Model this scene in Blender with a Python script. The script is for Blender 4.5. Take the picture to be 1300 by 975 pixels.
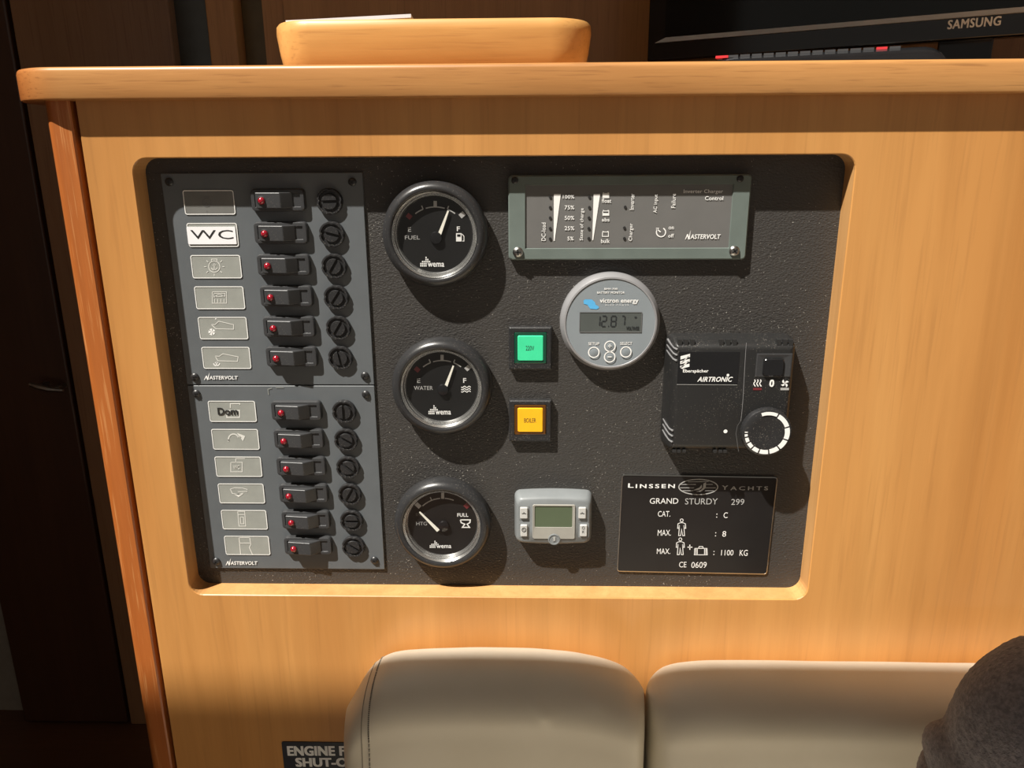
import bpy, bmesh, math, random
from mathutils import Vector, Matrix, noise
for o in list(bpy.data.objects): bpy.data.objects.remove(o)
scene = bpy.context.scene
COL = scene.collection
R = math.radians
random.seed(7)

# ---------------------------------------------------------------- camera
F, PITCH, YAW, ROLL = 980.0, R(16.07), R(1.46), R(-0.32)
CAMP = Vector((0.0052, -0.5, 0.0085))
rt = Vector((math.cos(YAW), math.sin(YAW), 0)); fh = Vector((-math.sin(YAW), math.cos(YAW), 0)); up0 = Vector((0, 0, 1))
fwd = fh*math.cos(PITCH) - up0*math.sin(PITCH)
upv = fh*math.sin(PITCH) + up0*math.cos(PITCH)
c_, s_ = math.cos(ROLL), math.sin(ROLL)
rt, upv = rt*c_ + upv*s_, -rt*s_ + upv*c_
cam = bpy.data.objects.new('camera', bpy.data.cameras.new('camera')); COL.objects.link(cam)
m = Matrix((rt, upv, -fwd)).transposed().to_4x4(); m.translation = CAMP
cam.matrix_world = m
cam.data.sensor_fit = 'HORIZONTAL'; cam.data.sensor_width = 36; cam.data.lens = 36*F/1300
cam.data.clip_start = 0.01
scene.camera = cam

# ---------------------------------------------------------------- light
SUNDIR = Vector((1.08, 1.0, -2.20))         # travel direction of the sunlight
world = bpy.data.worlds.new('world'); scene.world = world; world.use_nodes = True
bg = world.node_tree.nodes['Background']
bg.inputs[0].default_value = (1.0, 0.91, 0.80, 1); bg.inputs[1].default_value = 0.175
sun = bpy.data.objects.new('sun', bpy.data.lights.new('sun', 'SUN')); COL.objects.link(sun)
sun.data.energy = 8.3; sun.data.angle = R(0.9); sun.data.color = (1, 0.95, 0.87)
sun.rotation_euler = (-SUNDIR).to_track_quat('Z', 'Y').to_euler()
sun.location = (-0.6, -1, 1.5)
scene.view_settings.view_transform = 'Standard'; scene.view_settings.look = 'None'
scene.view_settings.exposure = 0.0; scene.view_settings.gamma = 1.0; scene.view_settings.use_curve_mapping = False

# ---------------------------------------------------------------- helpers
def at(px, py, Y=0.0):
    """point of the plane y = Y seen at a pixel of the 1300x975 photograph -> (x, z)"""
    d = fwd + rt*((px-650)/F) - upv*((py-487.5)/F)
    t = (Y - CAMP.y)/d.y
    p = CAMP + d*t
    return p.x, p.z

class MB:
    def __init__(s): s.v = []; s.f = []
    def add(s, v, f):
        n = len(s.v); s.v += [tuple(a) for a in v]; s.f += [tuple(i+n for i in q) for q in f]; return s
    def box(s, x0, x1, y0, y1, z0, z1):
        v = [(x0,y0,z0),(x1,y0,z0),(x1,y1,z0),(x0,y1,z0),(x0,y0,z1),(x1,y0,z1),(x1,y1,z1),(x0,y1,z1)]
        return s.add(v, [(3,2,1,0),(4,5,6,7),(0,1,5,4),(1,2,6,5),(2,3,7,6),(3,0,4,7)])
    def loft(s, rings, cap0=False, cap1=True, closed=True):
        n = len(rings[0]); v = [p for r in rings for p in r]; f = []
        for k in range(len(rings)-1):
            for i in range(n if closed else n-1):
                j = (i+1) % n
                f.append((k*n+i, k*n+j, (k+1)*n+j, (k+1)*n+i))
        if cap0: f.append(tuple(range(n))[::-1])
        if cap1: f.append(tuple((len(rings)-1)*n+i for i in range(n)))
        return s.add(v, f)
    def rrp(s, x0, x1, z0, z1, r, prof, cap0=False, cap1=True, n=5):
        """rounded rectangle lofted through (inset, y) steps"""
        return s.loft([rr(x0+i, x1-i, z0+i, z1-i, max(r-i, 0.00005), y, n) for i, y in prof], cap0, cap1)
    def lathe(s, cx, cz, prof, n=48, cap0=False, cap1=True):
        rings = [[(cx+r*math.cos(2*math.pi*k/n), y, cz+r*math.sin(2*math.pi*k/n)) for k in range(n)] for r, y in prof]
        return s.loft(rings, cap0, cap1)
    def ribbon(s, pts, w, Y, closed=False):
        """flat stroke through (x, z) points"""
        pts = [Vector(p) for p in pts]
        if closed: pts = pts + [pts[0], pts[1]]
        L, Rr = [], []
        for i, p in enumerate(pts):
            a = pts[i-1] if i else p; b = pts[i+1] if i < len(pts)-1 else p
            if closed and i == 0: a = pts[-3] if len(pts) > 3 else p
            d1 = (p-a).normalized() if (p-a).length > 1e-9 else None
            d2 = (b-p).normalized() if (b-p).length > 1e-9 else None
            if d1 is None: d1 = d2
            if d2 is None: d2 = d1
            nn = Vector((-(d1+d2).y, (d1+d2).x))
            if nn.length < 1e-6: nn = Vector((-d1.y, d1.x))
            nn.normalize(); k = 1/max(0.5, abs(nn.dot(Vector((-d1.y, d1.x)))))
            L.append((p.x+nn.x*w*k/2, Y, p.y+nn.y*w*k/2)); Rr.append((p.x-nn.x*w*k/2, Y, p.y-nn.y*w*k/2))
        if closed: L, Rr = L[:-1], Rr[:-1]
        n = len(L)
        return s.add(L+Rr, [(i, n+i, n+i+1, i+1) for i in range(n-1)])
    def disc(s, cx, cz, r, Y, n=20, r2=None):
        r2 = r2 or r
        return s.add([(cx+r*math.cos(2*math.pi*k/n), Y, cz+r2*math.sin(2*math.pi*k/n)) for k in range(n)], [tuple(range(n))])
    def poly(s, pts, Y): return s.add([(x, Y, z) for x, z in pts], [tuple(range(len(pts)))])
    def build(s, name, mat, parent=None, smooth=False, bevel=0, seg=2, sub=0, recalc=True):
        xs, ys, zs = zip(*s.v)
        c = Vector(((min(xs)+max(xs))/2, (min(ys)+max(ys))/2, (min(zs)+max(zs))/2))
        me = bpy.data.meshes.new(name); me.from_pydata([tuple(Vector(v)-c) for v in s.v], [], s.f)
        if recalc:
            b = bmesh.new(); b.from_mesh(me); bmesh.ops.recalc_face_normals(b, faces=b.faces); b.to_mesh(me); b.free()
        me.materials.append(mat)
        if smooth: me.polygons.foreach_set('use_smooth', [True]*len(me.polygons))
        o = bpy.data.objects.new(name, me); COL.objects.link(o); o.location = c
        if parent:
            o.parent = parent; o.location = c - wloc(parent)
        if bevel:
            mo = o.modifiers.new('bevel', 'BEVEL'); mo.width = bevel; mo.segments = seg; mo.limit_method = 'ANGLE'; mo.angle_limit = R(35)
            me.polygons.foreach_set('use_smooth', [True]*len(me.polygons))
            wn = o.modifiers.new('wn', 'WEIGHTED_NORMAL')
        elif smooth:
            try: me.set_sharp_from_angle(angle=R(38))
            except Exception: pass
        return o
def wloc(o):
    l = Vector(o.location)
    while o.parent: o = o.parent; l += o.location
    return l
def rr(x0, x1, z0, z1, r, y, n=5):
    P = []
    r = min(r, (x1-x0)/2.001, (z1-z0)/2.001)
    for cx, cz, a0 in ((x1-r, z1-r, 0), (x0+r, z1-r, 90), (x0+r, z0+r, 180), (x1-r, z0+r, 270)):
        for k in range(n+1):
            a = R(a0+90*k/n); P.append((cx+r*math.cos(a), y, cz+r*math.sin(a)))
    return P
def thing(name, label, cat, loc, group=None):
    o = bpy.data.objects.new(name, None); COL.objects.link(o); o.location = loc; o.empty_display_size = 0.01
    o['label'] = label; o['category'] = cat
    if group: o['group'] = group
    return o
def tag(o, label=None, cat=None, group=None, kind=None):
    if label: o['label'] = label
    if cat: o['category'] = cat
    if group: o['group'] = group
    if kind: o['kind'] = kind
    return o
def dup(o, parent, loc):
    c = o.copy(); COL.objects.link(c); c.parent = parent; c.location = loc; return c

FC = {}
def glyphs(s, bold, shear, spacing):
    key = (s, bold, shear, spacing)
    if key in FC: return FC[key]
    cu = bpy.data.curves.new('t', 'FONT'); cu.body = s; cu.size = 1; cu.shear = shear
    cu.space_character = spacing; cu.resolution_u = 3; cu.fill_mode = 'BOTH'
    ob = bpy.data.objects.new('t', cu); COL.objects.link(ob)
    bpy.context.view_layer.update()
    me = bpy.data.meshes.new_from_object(ob.evaluated_get(bpy.context.evaluated_depsgraph_get()))
    vs = [(v.co.x, v.co.y) for v in me.vertices]; fs = [tuple(p.vertices) for p in me.polygons]; n = len(vs); V2, F2 = [], []
    for k, (dx, dy) in enumerate([(0, 0)] if bold <= 0 else [(-bold, -bold*.6), (bold, bold*.6), (-bold, bold*.6), (bold, -bold*.6)]):
        V2 += [(a+dx, b+dy) for a, b in vs]; F2 += [tuple(i+k*n for i in q) for q in fs]
    r = (V2, F2)
    bpy.data.objects.remove(ob); bpy.data.meshes.remove(me); bpy.data.curves.remove(cu)
    FC[key] = r
    return r
def text(s, box, Y, mat, parent, bold=0.0, shear=0.0, spacing=1.0, rot=0, name='lettering', slope=0.0):
    """writing fitted into a box (x0, y0, x1, y1) on the plane y = Y; rot 90 reads upwards"""
    v, f = glyphs(s, bold*.75, shear, spacing+(.04 if bold > 0 else 0))
    x0 = min(a for a, b in v); x1 = max(a for a, b in v); y0 = min(b for a, b in v); y1 = max(b for a, b in v)
    bx0, by0, bx1, by1 = box
    xm, ym = (bx0+bx1)/2, (by0+by1)/2
    L = at(bx0, ym - slope*(bx1-bx0)/2, Y); Rg = at(bx1, ym + slope*(bx1-bx0)/2, Y); T = at(xm, by0, Y); B = at(xm, by1, Y)
    ex = (Vector(Rg)-Vector(L)); ez = (Vector(T)-Vector(B)); cen = Vector(((T[0]+B[0])/2, (T[1]+B[1])/2))
    m = MB(); P = []; nv = len(v)//(4 if bold > 0 else 1)
    for k_, (a, b) in enumerate(v):
        u = (a-x0)/(x1-x0)-.5; w = (b-y0)/(y1-y0)-.5
        if rot == 90: u, w = -w, u
        p = cen + ex*u + Vector((0, ez.y))*w
        P.append((p.x, Y-(k_//nv)*.00004, p.y))
    m.add(P, f)
    return m.build(name, mat, parent, recalc=False)
def ink(name, strokes, wpx, Y, mat, parent, closed=False, fills=()):
    """line drawing printed on the plane y = Y, strokes given where the photograph shows them"""
    m = MB()
    for st in strokes:
        pts = [at(x, y, Y) for x, y in st]
        sc = abs(at(st[0][0]+1, st[0][1], Y)[0]-at(st[0][0], st[0][1], Y)[0])
        m.ribbon(pts, wpx*sc, Y, closed)
    for fl in fills: m.poly([at(x, y, Y) for x, y in fl], Y)
    return m.build(name, mat, parent, recalc=False)
def circ(cx, cy, r, n=16, a0=0, a1=360, ry=None):
    ry = ry or r
    return [(cx+r*math.cos(R(a0+(a1-a0)*k/n)), cy-ry*math.sin(R(a0+(a1-a0)*k/n))) for k in range(n+1)]
def px(x, y, Y=0): return abs(at(x+1, y, Y)[0]-at(x, y, Y)[0])

# ---------------------------------------------------------------- materials
def nodes(name):
    mt = bpy.data.materials.new(name); mt.use_nodes = True
    nt = mt.node_tree; return mt, nt, nt.nodes['Principled BSDF']
def setp(b, col=None, rough=.5, metal=0, spec=.5, coat=0):
    if col is not None: b.inputs['Base Color'].default_value = (*col, 1)
    b.inputs['Roughness'].default_value = rough; b.inputs['Metallic'].default_value = metal
    b.inputs['Specular IOR Level'].default_value = spec
    if coat: b.inputs['Coat Weight'].default_value = coat; b.inputs['Coat Roughness'].default_value = .15
def tex(nt, kind, scale, vec=None, **kw):
    n = nt.nodes.new(kind); n.inputs['Scale'].default_value = scale
    for k, v in kw.items(): n.inputs[k].default_value = v
    if vec: nt.links.new(vec, n.inputs['Vector'])
    return n
def mapped(nt, scale):
    tc = nt.nodes.new('ShaderNodeTexCoord'); mp = nt.nodes.new('ShaderNodeMapping'); mp.inputs['Scale'].default_value = scale
    nt.links.new(tc.outputs['Object'], mp.inputs['Vector']); return mp.outputs['Vector']
def ramp(nt, src, stops):
    r = nt.nodes.new('ShaderNodeValToRGB'); e = r.color_ramp.elements
    while len(e) < len(stops): e.new(.5)
    for i, (p, c) in enumerate(stops): e[i].position = p; e[i].color = (*c, 1) if len(c) == 3 else c
    nt.links.new(src, r.inputs[0]); return r
def mixc(nt, fac, a, b, mode='MIX'):
    m = nt.nodes.new('ShaderNodeMix'); m.data_type = 'RGBA'; m.blend_type = mode
    if isinstance(fac, float): m.inputs['Factor'].default_value = fac
    else: nt.links.new(fac, m.inputs['Factor'])
    for i, s in ((6, a), (7, b)):
        if isinstance(s, tuple): m.inputs[i].default_value = (*s, 1)
        else: nt.links.new(s, m.inputs[i])
    return m.outputs[2]
def bump(nt, b, h, strength, dist):
    n = nt.nodes.new('ShaderNodeBump'); n.inputs['Strength'].default_value = strength; n.inputs['Distance'].default_value = dist
    nt.links.new(h, n.inputs['Height']); nt.links.new(n.outputs[0], b.inputs['Normal']); return n
def wood(name, lo, hi, dark, axis, rough=.38, broad=5.0, fine=1.0, pore=.25):
    mt, nt, b = nodes(name)
    def sc(a, c): return (c, a, a) if axis == 'x' else (a, a, c)
    v1 = mapped(nt, sc(1.0, .13)); n1 = tex(nt, 'ShaderNodeTexNoise', broad, v1, Detail=5, Roughness=.55, Distortion=1.2)
    v2 = mapped(nt, sc(1.0, .05)); n2 = tex(nt, 'ShaderNodeTexNoise', 110*fine, v2, Detail=5, Roughness=.65, Distortion=.4)
    v3 = mapped(nt, sc(1.0, .035)); n3 = tex(nt, 'ShaderNodeTexNoise', 620*fine, v3, Detail=2, Roughness=.5)
    c1 = ramp(nt, n1.outputs[0], [(.32, lo), (.68, hi)])
    c2 = ramp(nt, n2.outputs[0], [(.33, (.88, .85, .81)), (.62, (1.04, 1.03, 1.02))])
    c = mixc(nt, .8, c1.outputs[0], c2.outputs[0], 'MULTIPLY')
    c3 = ramp(nt, n3.outputs[0], [(.30, (1, 1, 1)), (.43, (0, 0, 0))])
    s = nt.nodes.new('ShaderNodeMath'); s.operation = 'MULTIPLY'; s.inputs[1].default_value = pore; nt.links.new(c3.outputs[0], s.inputs[0])
    c = mixc(nt, s.outputs[0], c, dark)
    nt.links.new(c, b.inputs['Base Color']); setp(b, None, rough, 0, .4, .25)
    bump(nt, b, n3.outputs[0], .12, .0004)
    return mt
def end_tint(mt, x0, x1, col):
    nt = mt.node_tree; b = nt.nodes['Principled BSDF']; src = b.inputs['Base Color'].links[0].from_socket
    g = nt.nodes.new('ShaderNodeTexCoord'); sx = nt.nodes.new('ShaderNodeSeparateXYZ'); nt.links.new(g.outputs['Object'], sx.inputs[0])
    mr = nt.nodes.new('ShaderNodeMapRange'); mr.inputs['From Min'].default_value = x0; mr.inputs['From Max'].default_value = x1
    mr.inputs['To Min'].default_value = 1; mr.inputs['To Max'].default_value = 0; nt.links.new(sx.outputs[0], mr.inputs['Value'])
    nt.links.new(mixc(nt, mr.outputs[0], src, mixc(nt, 1.0, src, col, 'MULTIPLY')), b.inputs['Base Color'])
def plain(name, col, rough=.5, metal=0, spec=.5, grain=0, gscale=900, coat=0, var=.08):
    mt, nt, b = nodes(name); setp(b, col, rough, metal, spec, coat)
    v = mapped(nt, (1, 1, 1)); n = tex(nt, 'ShaderNodeTexNoise', 60, v, Detail=4)
    r = ramp(nt, n.outputs[0], [(.3, tuple(c*(1-var) for c in col)), (.7, tuple(min(1, c*(1+var)) for c in col))])
    nt.links.new(r.outputs[0], b.inputs['Base Color'])
    if grain:
        g = tex(nt, 'ShaderNodeTexNoise', gscale, v, Detail=3); bump(nt, b, g.outputs[0], grain, .0004)
    return mt
def dusty(name, col, rough, dust=.5, grain=.3, gscale=1400, spec=.5, amount=.70, dcol=(.32, .29, .25)):
    """dark plastic with a scatter of pale dust specks"""
    mt, nt, b = nodes(name); setp(b, col, rough, 0, spec)
    v = mapped(nt, (1, 1, 1))
    n = tex(nt, 'ShaderNodeTexNoise', 1300, v, Detail=1); patch = tex(nt, 'ShaderNodeTexNoise', 35, v, Detail=3)
    a = nt.nodes.new('ShaderNodeMath'); a.operation = 'MULTIPLY_ADD'; a.inputs[1].default_value = .35
    nt.links.new(patch.outputs[0], a.inputs[0]); nt.links.new(n.outputs[0], a.inputs[2])
    r = ramp(nt, a.outputs[0], [(amount+.14, (0, 0, 0)), (amount+.19, (dust, dust, dust))])
    c = mixc(nt, r.outputs[0], col, dcol); nt.links.new(c, b.inputs['Base Color'])
    g = tex(nt, 'ShaderNodeTexNoise', gscale, v, Detail=3); bump(nt, b, g.outputs[0], grain, .0003)
    return mt

M = {}
M['veneer'] = wood('honey veneer', (.47, .20, .050), (.62, .315, .100), (.34, .15, .045), 'z', .42, 5, .55, .22)
M['edge'] = wood('solid lipping', (.52, .26, .09), (.64, .36, .14), (.33, .16, .05), 'z', .45, 14, 1.2, .3)
M['top'] = wood('worktop wood', (.42, .19, .06), (.58, .30, .105), (.22, .09, .03), 'x', .36, 10, 1.3, .45)
M['tray'] = wood('tray wood', (.55, .27, .075), (.70, .39, .13), (.36, .16, .05), 'x', .40, 16, .9, .3)
M['trim'] = wood('reddish trim', (.34, .090, .017), (.44, .14, .030), (.58, .26, .09), 'z', .46, 12, 1.2, .55)
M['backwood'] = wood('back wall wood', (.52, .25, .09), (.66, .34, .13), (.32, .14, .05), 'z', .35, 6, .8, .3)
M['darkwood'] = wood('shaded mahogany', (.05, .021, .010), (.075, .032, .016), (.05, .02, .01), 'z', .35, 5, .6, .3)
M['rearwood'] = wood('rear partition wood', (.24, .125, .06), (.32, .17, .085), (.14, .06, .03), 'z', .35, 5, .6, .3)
M['floorwood'] = wood('dark floor boards', (.07, .03, .015), (.12, .05, .02), (.03, .01, .01), 'x', .4, 6, .8, .3)

def leatherette():
    mt, nt, b = nodes('black grained vinyl'); setp(b, (.02, .019, .018), .50, 0, .5)
    v = mapped(nt, (1, 1, 1.6)); n = tex(nt, 'ShaderNodeTexNoise', 480, v, Detail=4, Roughness=.6, Distortion=.8)
    vo = tex(nt, 'ShaderNodeTexVoronoi', 620, v)
    a = nt.nodes.new('ShaderNodeMath'); a.operation = 'ADD'
    nt.links.new(n.outputs[0], a.inputs[0]); nt.links.new(vo.outputs['Distance'], a.inputs[1])
    bump(nt, b, a.outputs[0], .45, .0006)
    sp = tex(nt, 'ShaderNodeTexNoise', 900, mapped(nt, (1, 1, 1)), Detail=1); pt = tex(nt, 'ShaderNodeTexNoise', 12, mapped(nt, (1, 1, 1)), Detail=3)
    k = nt.nodes.new('ShaderNodeMath'); k.operation = 'MULTIPLY_ADD'; k.inputs[1].default_value = .3
    nt.links.new(pt.outputs[0], k.inputs[0]); nt.links.new(sp.outputs[0], k.inputs[2])
    r = ramp(nt, k.outputs[0], [(.885, (0, 0, 0)), (.92, (.7, .7, .7))])
    c = mixc(nt, r.outputs[0], (.042, .039, .036), (.36, .34, .30)); nt.links.new(c, b.inputs['Base Color'])
    return mt
M['vinyl'] = leatherette()
M['plate'] = plain('slate grey faceplate', (.108, .119, .127), .45, 0, .5, .05, 1500, 0, .05)
M['legend'] = plain('grey legend film', (.30, .31, .285), .35, 0, .5, 0, 900, 0, .10)
M['legend_shaded'] = plain('shaded legend film', (.16, .16, .15), .3, 0, .5, 0, 900, 0, .10)  # legend film with the shade over the top row put into its colour
M['white'] = plain('white print', (.86, .86, .84), .5, var=.02)
M['dimwhite'] = plain('shaded and dull white print', (.42, .42, .41), .5, var=.1)  # white print dimmed in colour for shade, also used for dull marks
M['ghost'] = plain('ghost print', (.66, .66, .62), .5, var=.05)
M['paper'] = plain('white paper', (.85, .84, .86), .6, var=.03)
M['inkblack'] = plain('black print', (.02, .02, .02), .5)
M['greyink'] = plain('grey print', (.13, .13, .13), .5)
M['redink'] = plain('faded red print', (.15, .02, .025), .5)
M['black'] = dusty('black plastic', (.022, .022, .023), .36, .35, .25, 1600)
M['rocker'] = dusty('dark rocker plastic', (.042, .043, .045), .34, .25, .10, 1600, .5, .74)
M['gloss'] = plain('glossy black plastic', (.012, .012, .013), .14, 0, .5)
M['blackdusty'] = dusty('dusty black housing', (.017, .017, .017), .40, .40, .2, 1500, .5, .715)
M['bezel'] = dusty('satin black bezel', (.028, .028, .029), .30, .35, .12, 1500, .5, .72)
M['dial'] = plain('black dial', (.010, .010, .010), .5, 0, .3)
M['chrome'] = plain('chrome', (.72, .72, .70), .24, .92, .5, var=.02)
M['steel'] = plain('brushed steel', (.42, .42, .40), .3, 1, .5, .2, 1500)
M['strip'] = plain('dull grey strip', (.60, .62, .62), .35, 0, .5, var=.05)
M['needle'] = plain('ivory needle', (.92, .90, .80), .45)
M['invframe'] = plain('grey green frame', (.135, .165, .150), .5, 0, .4, .05, 1600)
M['invface'] = plain('grey printed face', (.145, .143, .138), .4, 0, .45, 0, 900, 0, .04)
M['silver'] = plain('silver grey bezel', (.36, .36, .37), .30, .35, .5, .05, 1600)
M['bmvface'] = plain('blue grey face', (.235, .265, .285), .45, 0, .4, 0, 900, 0, .03)
M['blue'] = plain('light blue print', (.10, .42, .75), .5, var=.03)
M['lcd'] = plain('lcd glass', (.085, .095, .090), .22, 0, .5, 0, 900, 0, .06)
M['lcdgreen'] = plain('olive lcd glass', (.095, .125, .075), .25, 0, .5, 0, 900, 0, .05)
M['digit'] = plain('lcd digit', (.022, .026, .028), .4)
M['timer'] = plain('grey timer shell', (.20, .215, .22), .42, 0, .45, .04, 1500)
M['timerlens'] = plain('beige grey window surround', (.33, .32, .285), .3)
M['key'] = plain('pale grey key', (.52, .52, .50), .45)
M['redlamp'] = plain('red lens', (.30, .006, .018), .16, 0, .5, coat=1)
def glowy(name, col, e):
    mt, nt, b = nodes(name); setp(b, col, .28, 0, .5)
    v = mapped(nt, (1, 1, 1)); n = tex(nt, 'ShaderNodeTexNoise', 90, v, Detail=2)
    r = ramp(nt, n.outputs[0], [(.3, tuple(c*.88 for c in col)), (.7, col)]); nt.links.new(r.outputs[0], b.inputs['Base Color'])
    b.inputs['Emission Color'].default_value = (*col, 1); b.inputs['Emission Strength'].default_value = e
    return mt
M['green'] = glowy('green lamp lens', (.05, .62, .30), .22)
M['greenrim'] = plain('clear dark green collar', (.004, .06, .032), .1, coat=1)
M['amber'] = glowy('amber lamp lens', (.86, .44, .015), .22)
M['amberrim'] = plain('clear dark amber collar', (.10, .035, .003), .1, coat=1)
def glass(name):
    mt = bpy.data.materials.new(name); mt.use_nodes = True; nt = mt.node_tree; nt.nodes.clear()
    o = nt.nodes.new('ShaderNodeOutputMaterial'); mx = nt.nodes.new('ShaderNodeMixShader'); t = nt.nodes.new('ShaderNodeBsdfTransparent')
    g = nt.nodes.new('ShaderNodeBsdfGlossy'); g.inputs['Roughness'].default_value = .04; lw = nt.nodes.new('ShaderNodeLayerWeight'); lw.inputs[0].default_value = .5; pw = nt.nodes.new('ShaderNodeMath'); pw.operation = 'POWER'; pw.inputs[1].default_value = 5; fr = nt.nodes.new('ShaderNodeMath'); fr.operation = 'MULTIPLY_ADD'; fr.inputs[1].default_value = .96; fr.inputs[2].default_value = .04; nt.links.new(lw.outputs['Facing'], pw.inputs[0]); nt.links.new(pw.outputs[0], fr.inputs[0])
    t.inputs[0].default_value = (.95, .95, .95, 1)
    nt.links.new(fr.outputs[0], mx.inputs[0]); nt.links.new(t.outputs[0], mx.inputs[1]); nt.links.new(g.outputs[0], mx.inputs[2]); nt.links.new(mx.outputs[0], o.inputs[0])
    return mt
M['glass'] = glass('clear gauge glass')
def hide():
    mt, nt, b = nodes('cream leather'); setp(b, (.55, .49, .38), .42, 0, .45)
    v = mapped(nt, (1, 1, 1)); n = tex(nt, 'ShaderNodeTexNoise', 14, v, Detail=4)
    r = ramp(nt, n.outputs[0], [(.3, (.66, .60, .48)), (.7, (.72, .665, .55))]); nt.links.new(r.outputs[0], b.inputs['Base Color'])
    g = tex(nt, 'ShaderNodeTexNoise', 900, v, Detail=3); bump(nt, b, g.outputs[0], .12, .0003)
    return mt
M['leather'] = hide()
M['seam'] = plain('seam shadow line', (.26, .23, .18), .7)
M['thread'] = plain('stitching thread', (.20, .18, .15), .7)
def fleece():
    mt, nt, b = nodes('grey fleece'); setp(b, (.11, .10, .10), .95, 0, .1)
    v = mapped(nt, (1, 1, 1)); n = tex(nt, 'ShaderNodeTexNoise', 700, v, Detail=3, Roughness=.6); n2 = tex(nt, 'ShaderNodeTexNoise', 420, v, Detail=3)
    r = ramp(nt, n2.outputs[0], [(.35, (.17, .16, .175)), (.65, (.29, .27, .285))]); nt.links.new(r.outputs[0], b.inputs['Base Color'])
    bump(nt, b, n.outputs[0], .8, .0016)
    b.inputs['Sheen Weight'].default_value = .3
    return mt
M['fleece'] = fleece()
M['screen'] = plain('dark tv glass', (.006, .009, .010), .08, 0, .5)
M['tvframe'] = plain('piano black tv frame', (.010, .010, .011), .10, 0, .5, coat=.6)
M['paleplastic'] = plain('pale laminate', (.25, .22, .18), .5)
M['slate'] = plain('dark blue grey paint', (.13, .15, .15), .4)
M['olive'] = plain('dark olive laminate', (.15, .115, .05), .35)
M['headliner'] = plain('cream headliner', (.55, .50, .42), .8)
M['redbtn'] = plain('red rubber button', (.55, .03, .04), .4)
M['greybtn'] = plain('grey rubber button', (.035, .037, .04), .5)
M['sign'] = plain('black engraved laminate', (.014, .013, .013), .28)
M['label'] = plain('dark blue black sticker', (.025, .028, .038), .35)

# planes (depth along y): front of the cabinet, back board, faceplate surfaces
YF, YB, YP = -0.014, 0.0018, 0.0

# ================================================================ SETTING
def struct(m, name, mat, **k): return tag(m.build(name, mat, None, **k), kind='structure')
# unseen ceiling, its sun hatch cut to the lit area (above and behind the camera)
HZ = 0.75
PL = .52
FL = at(40, 918, PL)[1]
def back(x, y, z):    # where the sun ray that reaches (x,y,z) crosses the ceiling
    t = (HZ-z)/-SUNDIR.z; return x-SUNDIR.x*t, y-SUNDIR.y*t
shz = at(300, 918, YF)[1]
hy0 = back(0, YF, shz)[1]; hy1 = back(0, .115, .09)[1]
hx0, hx1 = -.93, back(.75, 0, 0)[0]
def slab(x0, x1, y0, y1, n): struct(MB().box(x0, x1, y0, y1, HZ, HZ+.03), n, M['headliner'])
struct(MB().box(-1.62, -1.6, -1.6, .75, FL, HZ), 'wall_light_block', M['rearwood'])  # unseen wall, added to keep background light off the left side
mb = MB(); mb.box(-1.6, hx0, -1.6, .75, HZ, HZ+.03); mb.box(hx1, 1.6, -1.6, .75, HZ, HZ+.03)
mb.box(hx0, hx1, -.76, hy0, HZ, HZ+.03); mb.box(hx0, hx1, -1.6, -1.2, HZ, HZ+.03); mb.box(hx0, hx1, hy1, .75, HZ, HZ+.03)  # second opening added so sun on the seat brightens the cushions
struct(mb, 'ceiling', M['headliner'])

# back wall behind the worktop
BW = .46
xa = at(362, 40, BW)[0]
struct(MB().box(xa, 1.2, BW, BW+.02, -.2, .6), 'wall_back', M['backwood'])
xb = at(334, 40, BW)[0]
struct(MB().box(xb, xa-.0015, BW+.004, BW+.024, -.2, .6), 'trim_1', M['backwood'])
BL = .52
struct(MB().box(at(300, 40, BL)[0], at(345, 40, BL)[0], BL, BL+.02, -.3, .65), 'wall_rear_recess', M['olive'])
x1, x2 = at(263.5, 40, .49)[0], at(299, 40, .49)[0]
struct(MB().box(x1, x2, .49, .52, -.3, .65), 'trim_2', M['backwood'], bevel=.002)
struct(MB().box(at(210, 40, .56)[0], at(275, 40, .56)[0], .56, .58, -.4, .65), 'wall_rear_slate', M['slate'])
# dark mahogany partition at the left, two boards with a groove between
gx = at(46, 220, PL)[0]
struct(MB().box(-1.6, 1.6, -1.6, .75, FL-.03, FL), 'floor', M['floorwood'])
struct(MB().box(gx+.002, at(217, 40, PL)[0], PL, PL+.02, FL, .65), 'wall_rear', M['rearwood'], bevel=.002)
# ================================================================ THINGS
def screw(parent, sx, sy, Y, rp, mat, name='screw'):
    x, z = at(sx, sy, Y); r = rp*px(sx, sy, Y)
    m = MB().lathe(x, z, [(r, Y), (r, Y-r*.25), (r*.75, Y-r*.55), (r*.3, Y-r*.65)], 16)
    s = m.build(name, mat, parent, smooth=True)
    c = MB(); a0 = random.random()*1.5
    for k in (0, 1):
        a = a0+k*math.pi/2; dx, dz = math.cos(a)*r*.6, math.sin(a)*r*.6
        c.ribbon([(x-dx, z-dz), (x+dx, z+dz)], r*.28, Y-r*.72)
    c.build('cross_slot', M['inkblack'], s, recalc=False)
    return s

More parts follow.
